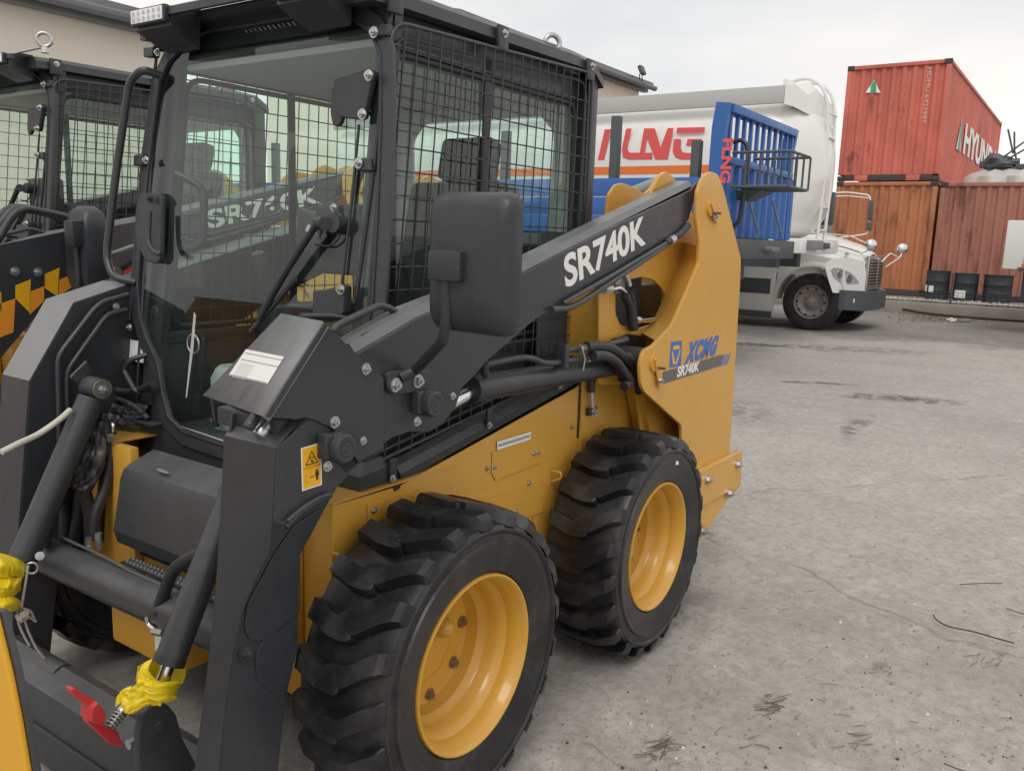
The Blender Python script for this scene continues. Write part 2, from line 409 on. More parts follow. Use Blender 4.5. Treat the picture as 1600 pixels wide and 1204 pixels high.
# ================================================================== GROUND
def ground_mat():
    m, nt, b = new_mat('worn_concrete_yard')
    t = nt.nodes.new('ShaderNodeTexCoord'); v = t.outputs['Object']
    big = noise_tex(nt, .35, 6, .6, v); mid = noise_tex(nt, 1.6, 7, .65, v); fine = noise_tex(nt, 26, 6, .7, v); gr = noise_tex(nt, 150, 3, .7, v)
    c = mix_rgb(nt, ramp(nt, big, .35, .65), (.365, .350, .330), (.445, .427, .404))
    c = mix_rgb(nt, ramp(nt, mid, .50, .74, 0, .42), c, (.28, .265, .25))
    c = mix_rgb(nt, ramp(nt, noise_tex(nt, 2.3, 7, .75, v), .56, .70, 0, .5), c, (.54, .515, .485))
    c = mix_rgb(nt, ramp(nt, noise_tex(nt, .8, 8, .7, v, (1, .35, 1)), .52, .66, 0, .42), c, (.27, .258, .245))
    c = mix_rgb(nt, ramp(nt, noise_tex(nt, 8, 7, .75, v), .55, .70, 0, .4), c, (.27, .255, .235))
    c = mix_rgb(nt, ramp(nt, fine, .42, .70, 0, .62), c, (.215, .20, .18))
    c = mix_rgb(nt, ramp(nt, noise_tex(nt, 5, 8, .8, v), .54, .66, 0, .55), c, (.56, .54, .50))
    c = mix_rgb(nt, ramp(nt, noise_tex(nt, 45, 5, .75, v, (1, .45, 1)), .58, .68, 0, .5), c, (.15, .14, .125))
    c = mix_rgb(nt, ramp(nt, gr, .60, .75, 0, .6), c, (.14, .125, .11))
    c = mix_rgb(nt, ramp(nt, noise_tex(nt, 75, 3, .7, v), .66, .76, 0, .55), c, (.66, .63, .58))
    # long faint drag marks and cracks
    vr = nt.nodes.new('ShaderNodeTexVoronoi'); vr.feature = 'DISTANCE_TO_EDGE'; vr.inputs['Scale'].default_value = .30
    wv = nt.nodes.new('ShaderNodeMapping'); nt.links.new(v, wv.inputs[0])
    nn = nt.nodes.new('ShaderNodeTexNoise'); nn.inputs['Scale'].default_value = 2.2; nn.inputs['Detail'].default_value = 6; nt.links.new(v, nn.inputs['Vector'])
    va = nt.nodes.new('ShaderNodeVectorMath'); va.operation = 'MULTIPLY_ADD'; va.inputs[1].default_value = (.55, .55, .0)
    nt.links.new(nn.outputs['Color'], va.inputs[0]); nt.links.new(wv.outputs[0], va.inputs[2]); nt.links.new(va.outputs[0], vr.inputs['Vector'])
    crk = ramp(nt, vr.outputs['Distance'], .0, .0035, 1, 0)
    crk = math_n(nt, 'MULTIPLY', crk, ramp(nt, noise_tex(nt, 1.4, 4, .6, v), .46, .60, 0, .45))
    c = mix_rgb(nt, crk, c, (.09, .08, .075))
    nt.links.new(c, b.inputs['Base Color']); b.inputs['Roughness'].default_value = .82
    h = math_n(nt, 'ADD', math_n(nt, 'MULTIPLY', fine, .6), math_n(nt, 'MULTIPLY', gr, .5))
    h = math_n(nt, 'SUBTRACT', h, math_n(nt, 'MULTIPLY', crk, 1.5))
    bump(nt, b, h, .8, .008)
    return m
GROUND = ground_mat()
bm = bmesh.new()
def gz(x, y):
    return .010*noise.noise(Vector((x*.7, y*.7, 0)))+.004*noise.noise(Vector((x*3, y*3, 5)))-.012
def grid_patch(bm, x0, x1, y0, y1, nx, ny):
    V = [[bm.verts.new((x0+(x1-x0)*i/nx, y0+(y1-y0)*j/ny, 0)) for j in range(ny+1)] for i in range(nx+1)]
    for r in V:
        for v in r: v.co.z = gz(v.co.x, v.co.y) if abs(v.co.x) < 60 and abs(v.co.y) < 60 else -.012
    for i in range(nx):
        for j in range(ny): bm.faces.new((V[i][j], V[i+1][j], V[i+1][j+1], V[i][j+1]))
grid_patch(bm, -6, 24, -10, 20, 240, 240)
for (a, b_, c, d) in ((-400, -6, -400, 400), (24, 400, -400, 400), (-6, 24, -400, -10), (-6, 24, 20, 400)):
    V = [bm.verts.new(p) for p in ((a, c, -.014), (b_, c, -.014), (b_, d, -.014), (a, d, -.014))]; bm.faces.new(V)
tag(link('ground', bm, GROUND, smooth=60), kind='structure')

def stain_mat(name, col, dens, edge=.0):
    m, nt, b = new_mat(name)
    o = nt.nodes['Material Output']; tr = nt.nodes.new('ShaderNodeBsdfTransparent'); ms = nt.nodes.new('ShaderNodeMixShader')
    t = nt.nodes.new('ShaderNodeTexCoord')
    g = nt.nodes.new('ShaderNodeTexGradient'); g.gradient_type = 'SPHERICAL'
    mp = nt.nodes.new('ShaderNodeMapping'); mp.inputs['Scale'].default_value = (1, 1, 0); gp = nt.nodes.new('ShaderNodeNewGeometry')
    nt.links.new(t.outputs['Object'], mp.inputs[0])
    nn = nt.nodes.new('ShaderNodeTexNoise'); nn.inputs['Scale'].default_value = 5; nn.inputs['Detail'].default_value = 8; nn.inputs['Roughness'].default_value = .75
    nt.links.new(gp.outputs['Position'], nn.inputs['Vector']); nt.links.new(mp.outputs[0], g.inputs[0])
    f = math_n(nt, 'MULTIPLY', g.outputs['Fac'], ramp(nt, nn.outputs['Fac'], .42, .70, .0, 2.6))
    nt.links.new(ramp(nt, f, .15, 1.0, 0, dens), ms.inputs[0])
    b.inputs['Base Color'].default_value = (*col, 1); b.inputs['Roughness'].default_value = .8
    nt.links.new(tr.outputs[0], ms.inputs[1]); nt.links.new(b.outputs[0], ms.inputs[2]); nt.links.new(ms.outputs[0], o.inputs[0])
    return m
ST1 = stain_mat('dark_dirt_stain', (.11, .095, .08), .75)
ST2 = stain_mat('damp_grey_stain', (.22, .21, .195), .45)
ST3 = stain_mat('pale_dust_patch', (.60, .57, .52), .45)
def stain(px, py, lx, ly, rot, mat):
    c = at(px, py, z=0); ca, sa = math.cos(rot), math.sin(rot); n = 14
    bm = bmesh.new()
    V = [[None]*(n+1) for _ in range(n+1)]
    for i in range(n+1):
        for j in range(n+1):
            u, v = (i/n*2-1), (j/n*2-1)
            x, y = c.x+u*lx/2*ca-v*ly/2*sa, c.y+u*lx/2*sa+v*ly/2*ca
            V[i][j] = bm.verts.new((u, v, gz(x, y)+.005))
    for i in range(n):
        for j in range(n): bm.faces.new((V[i][j], V[i+1][j], V[i+1][j+1], V[i][j+1]))
    o = link('ground_stain', bm, mat, smooth=60); o.location = (c.x, c.y, 0); o.rotation_euler = (0, 0, rot); o.scale = (lx/2, ly/2, 1)
    tag(o, kind='structure')
stain(1412, 622, 1.9, .60, R(-62), ST1); stain(1275, 597, 1.3, .22, R(-65), ST1)
stain(1190, 538, 1.9, .7, R(-60), ST1); stain(1335, 545, 3.6, 1.4, R(-62), ST2)
stain(1150, 640, 1.8, .9, R(20), ST2); stain(1330, 665, 1.9, .22, R(12), ST2)
stain(1376, 1036, .16, .09, 0, ST2); stain(1512, 1050, .10, .12, 0, ST2)
stain(1500, 530, 7, 1.6, R(-72), ST3); stain(1240, 1020, .6, .35, 0, ST3); stain(1480, 1110, .8, .3, R(-40), ST3)
stain(930, 1010, .9, .6, R(0), ST2); stain(1060, 940, .9, .5, R(10), ST2)
stain(1345, 660, 1.5, .20, (at(1385, 628, z=0)-at(1290, 690, z=0)).to_2d().angle_signed(Vector((1, 0))), ST2)
# darker tarred strip of roadway in front of the parked trucks
m_as, nt_, b_ = new_mat('grey_asphalt')
c_ = mix_rgb(nt_, ramp(nt_, noise_tex(nt_, .8, 6), .3, .7), (.20, .192, .185), (.29, .28, .265))
c_ = mix_rgb(nt_, ramp(nt_, noise_tex(nt_, 30, 5, .7), .5, .8, 0, .5), c_, (.36, .34, .31)); nt_.links.new(c_, b_.inputs['Base Color']); b_.inputs['Roughness'].default_value = .85
t_ = nt_.nodes.new('ShaderNodeTexCoord'); s_ = nt_.nodes.new('ShaderNodeSeparateXYZ'); nt_.links.new(t_.outputs['Generated'], s_.inputs[0])
tr_ = nt_.nodes.new('ShaderNodeBsdfTransparent'); ms_ = nt_.nodes.new('ShaderNodeMixShader')
mk_ = math_n(nt_, 'ADD', s_.outputs['X'], math_n(nt_, 'MULTIPLY', math_n(nt_, 'SUBTRACT', noise_tex(nt_, .7, 7, .7), .5), .9))
nt_.links.new(ramp(nt_, mk_, .06, .34, 0, .85), ms_.inputs[0]); nt_.links.new(tr_.outputs[0], ms_.inputs[1]); nt_.links.new(b_.outputs[0], ms_.inputs[2]); nt_.links.new(ms_.outputs[0], nt_.nodes['Material Output'].inputs[0])
bm = bmesh.new(); rows = []
for k in range(61):
    y = 16-30*k/60
    xa = 12.9+.35*noise.noise(Vector((0, y*.5, 2)))+(1.1 if y < 1.5 else 0)*min(1, (1.5-y)/3 if y < 1.5 else 0)
    rows.append([bm.verts.new((xa+(20.3-xa)*i/8, y, gz(xa+(20.3-xa)*i/8, y)+.008)) for i in range(9)])
for a, b2 in zip(rows, rows[1:]):
    for i in range(8): bm.faces.new((a[i], a[i+1], b2[i+1], b2[i]))
tag(link('asphalt_strip', bm, m_as, smooth=60), kind='structure')
# pebbles and grit
PEB = paint('pebble_grey', (.30, .28, .25), .8, .3, .6, scale=6)
def scatter(name, n, region, smin, smax, mat):
    bm = bmesh.new()
    for _ in range(n):
        px, py = region(); p = at(px, py, z=0)
        s = random.uniform(smin, smax)*(random.random()**2*1.6+.4)
        a = random.random()*6.28; vs = []
        for k in range(5):
            t = a+k*1.257; rr = s*random.uniform(.7, 1.2)
            vs.append(bm.verts.new((p.x+rr*math.cos(t), p.y+rr*math.sin(t)*.7, gz(p.x, p.y))))
        top = bm.verts.new((p.x, p.y, gz(p.x, p.y)+s*.7))
        for k in range(5): bm.faces.new((vs[k], vs[(k+1) % 5], top))
    return tag(link(name, bm, mat, smooth=0), kind='stuff')
def reg_near(): return random.uniform(830, 1640), 560+660*random.random()**.75
o = scatter('grit', 2200, reg_near, .0015, .006, PEB); tag(o, 'fine grey grit scattered over the concrete yard', 'grit')
DIRT = paint('dark_grit', (.05, .045, .04), .8, .1, .3)
o = scatter('dark_crumbs', 420, reg_near, .0012, .005, DIRT); tag(o, 'dark crumbs of dirt scattered over the concrete yard', 'dirt')
o = scatter('pale_chips', 130, reg_near, .002, .007, paint('pale_stone', (.66, .62, .55), .8, .1, .2)); tag(o, 'pale stone chips scattered over the concrete yard', 'gravel')
STRAW = paint('dead_straw', (.11, .085, .06), .8, .05, .3)
def straw(px, py, n, ln, spread, label):
    c = at(px, py, z=0); bm = bmesh.new(); base = R(-35)
    for _ in range(n):
        a = base+random.gauss(0, .38); L = ln*random.uniform(.25, 1)
        o = Vector((c.x+random.gauss(0, spread*1.5), c.y+random.gauss(0, spread*.9), 0))
        pts = []
        for k in range(4):
            q = o+Vector((math.cos(a+.25*k*random.uniform(-1, 1)), math.sin(a), 0))*(L*(k/3-.5))
            q.z = gz(q.x, q.y)+.003+random.random()*.004; pts.append(q)
        add_tube(bm, pts, random.uniform(.0006, .0013), 4)
    tag(link('dry_twig_tuft', bm, STRAW), label, 'dry twigs', 'tufts of dry twigs on the yard')
straw(1030, 1166, 26, .09, .022, 'dense tuft of dry brown twigs nearest the front wheel')
straw(1208, 1097, 22, .10, .022, 'tuft of dry twigs in the middle of the open concrete')
straw(1380, 1040, 7, .05, .02, 'sparse dry twigs beside a round damp mark on concrete')
straw(1540, 1025, 10, .08, .03, 'small tuft of dry twigs below the bent black rod')
straw(1340, 1150, 9, .07, .03, 'thin dry twigs near the lower right of the yard')
straw(1175, 1160, 6, .05, .02, 'few short dry twigs right of the dense tuft')
random.seed(11); bm = bmesh.new()
for k in range(46):
    px, py = random.uniform(1000, 1590), random.uniform(820, 1195); a = R(random.gauss(-40, 25)); L = random.uniform(.015, .06)
    p = at(px, py, z=.003)
    add_tube(bm, [p+Vector((math.cos(a), math.sin(a), 0))*(L*t)+Vector((0, random.gauss(0, .002), 0)) for t in (-.5, 0, .5)], random.uniform(.0006, .0012), 5)
tag(link('dry_stalks', bm, STRAW), 'loose dry stalks strewn over the open concrete', 'straw', kind='stuff')
TW = pix([(1458, 960), (1464, 968), (1482, 978), (1520, 986), (1555, 996), (1585, 1004)], z=.006)
tag(tube('bent_rod', TW, .0028, KFILM, sm=4, seg=6), 'thin bent dark rod lying on the open concrete', 'rod')
tag(tube('thin_stick', pix([(1500, 912.5), (1530, 911), (1566, 911)], z=.005), .0022, STRAW, sm=3, seg=6), 'short straight dark stick lying above the bent rod', 'stick')
tag(tube('thin_stick', pix([(1572, 950), (1590, 956), (1606, 960)], z=.005), .002, STRAW, sm=3, seg=6), 'short dark stick at the right edge beside the bent rod', 'stick')
tag(tube('thin_stick', pix([(1475, 1192), (1495, 1200), (1515, 1206)], z=.005), .002, STRAW, sm=3, seg=6), 'dark stick at the bottom edge of the open concrete', 'stick')

# ================================================================== LOADER
YC = .84
def mir(p): return Vector((p[0], 2*YC-p[1], p[2]))
def wheel_meshes():
    W, RC = .252, .372
    prof = [(.232, .014), (.240, .004), (.262, -.003), (.30, -.008), (.312, -.0115), (.318, -.0125), (.322, -.006), (.340, -.0045), (.346, -.0105), (.352, -.0115), (.358, -.005), (.362, -.003), (.365, .006), (.368, .03), (.370, .126)]
    prof = prof+[(r, W-h) for r, h in prof[-2::-1]]
    bm = bmesh.new(); add_lathe(bm, prof, (0, 0, 0), (0, 1, 0), 120)
    def lug(th0, side):
        secs = [(-.011, .000, .050, .368, .362), (-.004, .003, .058, .372, .386), (.008, .008, .060, .374, .3975), (.030, .020, .060, .376, .4005), (.066, .046, .060, .377, .402), (.088, .060, .062, .377, .4025), (.125, .064, .062, .377, .4025), (.146, .068, .052, .377, .402), (.154, .070, .036, .377, .3995)]
        rings = []
        for (v, c, wd, rb, rtp) in secs:
            wd = wd*.98; tp = wd-.009
            y = v if side > 0 else W-v
            ring = []
            for (uu, rr) in ((c-wd/2, rb-.009), (c-tp/2, rtp), (c+tp/2-.003, rtp+.0005), (c+wd/2, rb-.009)):
                th = th0+(uu-(c*.62 if side < 0 else 0))/.39
                ring.append(bm.verts.new((rr*math.cos(th), y, rr*math.sin(th))))
            rings.append(ring)
        for a, b in zip(rings, rings[1:]):
            for i in range(4): bm.faces.new((a[i], a[(i+1) % 4], b[(i+1) % 4], b[i]))
        bm.faces.new(rings[0]); bm.faces.new(rings[-1])
    N = 21
    for i in range(N):
        lug(2*math.pi*i/N+.1, 1); lug(2*math.pi*(i+.5)/N+.1, -1)
    bmesh.ops.recalc_face_normals(bm, faces=bm.faces)
    # small irregularities of moulded rubber
    for v in bm.verts:
        v.co += v.co.normalized()*.0012*noise.noise(v.co*40)
    ty = bpy.data.meshes.new('tyre'); bm.to_mesh(ty); bm.free(); finish(ty, 22); ty.materials.append(RUB)
    bm = bmesh.new()
    rp = [(.2335, .020), (.2345, .008), (.2325, .001), (.228, .0005), (.2235, .004), (.220, .011), (.2145, .024), (.210, .034), (.2085, .058), (.199, .070), (.1915, .084), (.1895, .108), (.184, .118), (.172, .132), (.1695, .152), (.163, .166), (.150, .171), (.104, .171), (.102, .168), (.099, .168), (.0975, .171), (.05, .171), (0, .171)]
    add_lathe(bm, rp, (0, 0, 0), (0, 1, 0), 96); bmesh.ops.recalc_face_normals(bm, faces=bm.faces)
    for f in bm.faces: pass
    rm = bpy.data.meshes.new('rim'); bm.to_mesh(rm); bm.free(); finish(rm, 30); rm.materials.append(YEL2)
    return ty, rm
TYRE, RIM = wheel_meshes()
# outward printed marks on the side wall
def wheel(root, x, y, z=.40, outer=-1, rot=0., bolts=True, sticker=False):
    t = bpy.data.objects.new('wheel', TYRE); COL.objects.link(t); t.name = 'wheel_tyre'
    t.location = (x, y, z); t.rotation_euler = (0, rot, 0)
    if outer > 0: t.rotation_euler = (0, rot, math.pi)
    t.parent = root; t.matrix_parent_inverse = parent_inv(root)
    r = bpy.data.objects.new('rim', RIM); COL.objects.link(r); r.parent = t
    if bolts:
        bm_ = None
        for k in range(8):
            a = R(8+45*k); p = Vector((.147*math.cos(a), .170, .147*math.sin(a)))
            b = bolt(Vector((0, 0, 0)), (0, -1, 0), .0125, None, 'wheel_nut', NUTM); b.location = p; b.parent = t
        d = lathe('grease_plug', [(.0, -.055), (.012, -.053), (.022, -.044), (.027, -.028), (.028, .0)], (0, 0, 0), (0, 1, 0), YEL2, seg=24)
        d.location = (.035, .171, .045); d.parent = t; d.rotation_euler = (0, -rot, 0)
        if sticker:
            s = quad('sticker', [(-.012, 0, .30), (.014, 0, .30), (.014, 0, .313), (-.012, 0, .313)], WFILM); s.location = (0, -.0125, 0); s.parent = t; s.rotation_euler = (0, -rot-R(-14), 0)
    return t

def door_pt(px, py, off=0.):
    """on the slanting front plane of the cab: x = -.10 + .1167 (z-.8) + off"""
    v = fw + rt*(px-800)/F_PX + up*(602-py)/F_PX
    # CAM.x + s v.x = -.10+off + .1167 (CAM.z + s v.z - .8)
    s = (-.10+off+.1167*(CAM.z-.8)-CAM.x)/(v.x-.1167*v.z)
    return CAM+v*s
def dx(z, off=0.): return -.10+.1167*(z-.8)+off

def build_loader():
    root = thing('skid_steer_loader', (.5, YC, 0), 'yellow and black skid steer loader marked SR740K, nearest the camera', 'loader')
    # ---- wheels
    wheel(root, 0, 0, rot=.06); wheel(root, 1.085, 0, rot=.21, sticker=True)
    wheel(root, 0, 2*YC, outer=1, rot=.3, bolts=False); wheel(root, 1.085, 2*YC, outer=1, rot=.5, bolts=False)
    # ---- chassis
    ys = .290
    L = [(520, 790), (625, 759), (760, 684), (880, 617), (925, 591)]
    top = pix(L, y=ys)
    zr = top[-1].z
    outl = [(p.x, p.z) for p in top]+[(1.62, zr-.02), (1.80, .62), (1.76, .36), (1.5, .25), (-.12, .22), (-.235, .30)]
    plate_y('chassis_side', outl, ys, ys+.006, YEL, root, bev=.001)
    plate_y('chassis_side', outl, 2*YC-ys, 2*YC-ys-.006, YEL, root, bev=.001)
    x0 = top[0].x
    # front wall with opening hidden behind the loader arms, floor and rear wall
    plate_x('chassis_front', [(ys+.007, top[0].z), (ys+.007, .26), (2*YC-ys-.007, .26), (2*YC-ys-.007, .79), (.46, .79), (.46, top[0].z)], x0+.002, x0+.010, YEL, root)
    box('chassis_floor', (x0+.011, ys+.007, .25), (1.7, 2*YC-ys-.007, .262), DGREY, root)
    # ledge on which the cab guard stands
    tz = at(560, 775, y=ys).z
    a = at(522, 789, y=ys-.004); b = at(626, 757, y=ys-.004)
    for (y0, y1) in ((ys-.004, .46), (2*YC-ys+.004, 2*YC-.46)):
        bm = bmesh.new()
        vs = [bm.verts.new(p) for p in ((a.x-.004, y0, a.z+.001), (b.x+.25, y0, b.z+.004+.0), (b.x+.25, y1, b.z+.004), (a.x-.004, y1, a.z+.001))]
        f = bm.faces.new(vs)
        r = bmesh.ops.extrude_face_region(bm, geom=[f]); bmesh.ops.translate(bm, verts=[v for v in r['geom'] if isinstance(v, bmesh.types.BMVert)], vec=(0, 0, .005))
        link('chassis_ledge', bm, YEL, root, smooth=0)
    # yellow corner of the frame beside the foot box
    box('frame_corner', (x0-.03, 1.11, .42), (x0-.001, 1.285, .825), YEL, root, .006)
    box('frame_corner', (x0-.03, .395, .42), (x0-.001, .53, .795), YEL, root, .006)
    # cover box in front of the cab
    secs = []
    for y in (.495, .51, 1.09, 1.105):
        k = .0 if y in (.51, 1.09) else .012
        secs.append([(-.19, y, .815-k), (-.262, y, .790-k), (-.286+k*.3, y, .776-k), (-.298+k*.6, y, .750-k*.5), (-.328+k, y, .60), (-.318+k, y, .56+k), (-.19, y, .51+k)])
    loft('foot_box_cover', secs, CHAR, root, sm=24)
    c_ = at(254, 733, z=.802); bm = bmesh.new(); bm.faces.new([bm.verts.new((c_.x+.006*math.cos(t), c_.y+.030*math.sin(t)+.01*math.cos(t), .7975+.30*(.006*math.cos(t)))) for t in [k*.45 for k in range(14)]]); link('scuff_mark', bm, MGREY, root, smooth=0)
    box('axle_cover', (x0-.13, .75, .27), (x0-.002, 1.08, .42), YEL, root, .01)
    quad('data_plate', [(x0-.1315, .86, .31), (x0-.1315, .80, .31), (x0-.1315, .80, .39), (x0-.1315, .86, .39)], WFILM, root)
    # rubber strip below the cab side
    A = at(620, 752, y=.315); B = at(898, 596, y=.315)
    bm = bmesh.new()
    u = (B-A).normalized(); nrm = Vector((-u.z, 0, u.x))
    prof = [(-.015, .0), (-.018, .025), (-.004, .045), (.03, .05), (.03, .0)]
    rings = [[bm.verts.new(q+Vector((0, p[0], 0))+nrm*p[1]) for p in prof] for q in (A, B)]
    for i in range(5): bm.faces.new((rings[0][i], rings[0][(i+1) % 5], rings[1][(i+1) % 5], rings[1][i]))
    bm.faces.new(rings[0]); bm.faces.new(rings[1]); link('sill_rail', bm, BLACKM, root, smooth=20)
    for (px, py) in ((613, 747), (764, 664), (874, 603), (895, 592)):
        p = at(px, py, y=.297)
        box('sill_clip', (p.x-.014, .292, p.z-.006), (p.x+.014, .302, p.z+.055), BLACKM, root, .003)
        bolt(at(px, py, y=.292), (0, -1, 0), .0075, root)
    # block under the guard corner
    p = at(575, 735, y=.33)
    secs = [[(p.x-.06, .30, p.z-.035), (p.x+.05, .30, p.z-.03), (p.x+.05, .42, p.z-.03), (p.x-.06, .42, p.z-.035)], [(p.x-.06, .30, p.z+.0), (p.x+.05, .30, p.z+.01), (p.x+.05, .42, p.z+.01), (p.x-.06, .42, p.z)], [(p.x-.03, .315, p.z+.03), (p.x+.035, .315, p.z+.035), (p.x+.03, .40, p.z+.035), (p.x-.03, .40, p.z+.03)]]
    loft('cab_mount', secs, BLACKM, root, sm=20)
    # slot, screws, access covers on the chassis side
    quad('slot', pix([(614, 762), (626, 757), (625, 763), (616, 768)], y=ys-.0008), KFILM, root)
    cov = pix([(768, 706), (767, 738), (773, 750), (845, 722), (845, 680)], y=ys-.0005)
    plate_y('access_cover', cov, ys-.004, ys-.001, YEL, root, bev=.0012)
    plate_y('access_cover', pix([(688, 792), (836, 748), (846, 748), (846, 800), (700, 842)], y=ys), ys-.004, ys-.0005, YEL, root, bev=.0012)
    plate_y('access_cover', pix([(573, 787), (573, 830), (650, 800), (650, 765)], y=ys), ys-.003, ys-.0005, YEL, root, bev=.001)
    tube('cable_groove', pix([(795, 790), (808, 785), (822, 790), (832, 806), (836, 830)], y=ys-.003), .0016, YEL, root, sm=4)
    for q in ((763, 731), (773, 729), (834, 708), (841, 706), (826, 754), (584, 797), (584, 826), (806, 798), (895, 666)):
        bolt(at(*q, y=ys-.004), (0, -1, 0), .0065, root)
    # decal strip
    D = pix([(777, 690), (830, 674), (829, 686), (777, 703)], y=ys-.0055)
    quad('notice_decal', [D[0], D[1], D[2], D[3]], WFILM, root)
    for t0, t1 in ((.35, .45), (.55, .65)):
        quad('notice_line', [D[0].lerp(D[3], t0)+Vector((.005, -.001, 0)), D[1].lerp(D[2], t0)+Vector((-.005, -.001, 0)), D[1].lerp(D[2], t1)+Vector((-.005, -.001, 0)), D[0].lerp(D[3], t1)+Vector((.005, -.001, 0))], GFILM, root)
    # small orange hook/wire brackets and lower lip
    p = at(876, 738, y=.25); tube('tie_hook', [p+Vector((0, .035, 0)), p, p+Vector((.004, 0, -.02)), p+Vector((.0, .035, -.04))], .004, YEL, root, rad=.006)
    p = at(535, 868, y=.25); tube('tie_hook', [p+Vector((0, .035, 0)), p, p+Vector((.004, 0, -.02)), p+Vector((.0, .035, -.04))], .004, YEL, root, rad=.006)
    box('chassis_lip', (.30, .24, .425), (.80, .2895, .437), YEL, root, .002)
    box('chassis_lip', (-.27, .245, .30), (-.19, .2895, .50), YEL, root, .003)
    # panel seam plate behind rear of cab side
    a = at(905, 597, y=ys-.001); b = at(905, 712, y=ys-.001)
    box('seam_gap', (a.x, ys-.0016, b.z+.07), (a.x+.012, ys-.0004, a.z), KFILM, root, 0)
    plate_y('fender_panel', [(a.x+.013, b.z), (a.x+.013, a.z+.055), (1.60, a.z+.02), (1.60, .5), (a.x+.10, .5)], ys-.009, ys-.001, YEL, root)
    # recess above the rear wheel : dark inner wall
    # ---- rear tower
    OUT = [(1096, 283), (1104, 271), (1112, 268), (1122, 272), (1130, 292), (1158, 404), (1157, 440), (1140, 712), (1100, 732), (1066, 700), (1065, 664), (1007, 612), (1002, 600), (1000, 570), (1006, 547), (1020, 540), (1050, 508), (1066, 472), (1080, 440), (1092, 412), (1093, 380), (1088, 340), (1090, 300)]
    T = [(p.x, p.z) for p in pix(OUT, y=.10)]
    plate_y('tower_plate', T, .100, .114, YEL, root, bev=.003, rounds=.02)
    plate_y('tower_plate', T, 2*YC-.100, 2*YC-.114, YEL, root, bev=.003, rounds=.02)
    IN = [(1014, 300), (1026, 276), (1036, 268), (1048, 276), (1064, 300), (1130, 450), (1130, 700), (1000, 700), (990, 600), (932, 600), (932, 452), (985, 400), (1000, 340)]
    hole = [(1000, 432), (1018, 437), (1033, 452), (1039, 474), (1033, 494), (1018, 506), (997, 512), (966, 508), (958, 490), (958, 452), (972, 438)]
    slot = [(960, 528), (975, 521), (1008, 526), (1012, 536), (1002, 552), (990, 600), (950, 600), (940, 540)]
    Ti = [(p.x, p.z) for p in pix(IN, y=.232)]
    H1 = [(p.x, p.z) for p in pix(hole, y=.232)]
    plate_y('tower_inner_plate', Ti, .222, .234, YEL, root, holes=[H1, [(p.x, p.z) for p in pix(slot[:5]+[(985, 562), (950, 560), (945, 545)], y=.232)]], bev=.002, rounds=.018)
    plate_y('tower_inner_plate', Ti, 2*YC-.275, 2*YC-.287, YEL, root, bev=.002)
    box('tower_bay_liner', (.78, .36, .80), (1.55, .366, 1.5), DGREY, root, 0)
    box('tower_front_web', (at(934, 500, y=.236).x, .2345, at(934, 560, y=.236).z), (at(934, 500, y=.236).x+.012, .36, at(934, 452, y=.236).z), YEL, root, .002)
    box('engine_bay_liner', (.80, .45, .95), (1.72, .46, 1.45), BLACKM, root)
    # third lug plates further in with grey link tube
    LG = [(955, 300), (962, 288), (975, 286), (1000, 300), (1010, 296), (1035, 274), (1048, 272), (1060, 300), (1040, 420), (950, 420)]
    p3 = [(p.x, p.z) for p in pix([(946, 340), (950, 304), (960, 289), (972, 286), (986, 291), (1006, 303), (1016, 294), (1027, 275), (1037, 268), (1048, 274), (1054, 300), (1052, 400), (946, 400)], y=.36)]
    plate_y('link_plate', p3, .355, .367, YEL, root, rounds=.012)
    a = at(985, 300, y=.30); b = at(1040, 290, y=.30)
    tube('link_tube', [at(984, 306, y=.45), at(1022, 290, y=.45)], .032, MGREY, root, seg=20)
    ed = pix([(1030, 533), (1040, 522), (1050, 508), (1066, 472), (1080, 440), (1092, 412), (1094, 384)], y=.10)
    ed = smooth_path(ed, 4); bm = bmesh.new(); prev = None
    for p in ed:
        cur = (bm.verts.new((p.x+.002, .1145, p.z)), bm.verts.new((p.x+.105, .2215, p.z+.012)))
        if prev: bm.faces.new((prev[0], cur[0], cur[1], prev[1]))
        prev = cur
    link('tower_front_flange', bm, YEL, root, smooth=60)
    # outer box of tower : rear wall, bottom
    zt = at(1157, 430, y=.1)
    box('tower_rear_wall', (1.905, .1145, .62), (1.925, 2*YC-.1145, 1.36), YEL, root, .004)
    box('tower_cap', (1.50, .1145, .955), (1.90, .2745, .967), YEL, root, .002)
    plate_y('fender_liner', [(p.x, p.z) for p in pix([(1000, 585), (1068, 665), (1068, 700), (1020, 700)], y=.2)], .20, .274, YEL, root)
    # curved lip joining plates
    C = pix([(940, 568), (962, 520), (1005, 540)], y=.20)
    bm = bmesh.new()
    c1 = [(p.x, .287, p.z) for p in pix([(934, 560), (960, 527), (985, 519), (1010, 530)], y=.287)]
    # lower beam with bolts
    Bm = [(p.x, p.z) for p in pix([(1040, 770), (1092, 738), (1160, 704), (1158, 758), (1095, 792), (1040, 820)], y=.07)]
    plate_y('counterweight_beam', Bm, .070, .0995, YEL, root, bev=.003)
    Bm2 = [(p.x, p.z) for p in pix([(1060, 808), (1158, 756), (1135, 782), (1089, 851), (1060, 870)], y=.085)]
    plate_y('counterweight_plate', Bm2, .082, .0995, YEL, root, bev=.003)
    for q in ((1105, 749), (1152, 725), (1139, 770), (1098, 829)):
        bolt(at(*q, y=.070), (0, -1, 0), .017, root)
    box('rear_bumper', (1.30, .1005, .36), (1.93, 2*YC-.1005, .60), YEL, root, .01)
    box('engine_hood', (1.18, .42, .85), (1.90, 2*YC-.42, 1.30), BLACK, root, .03)
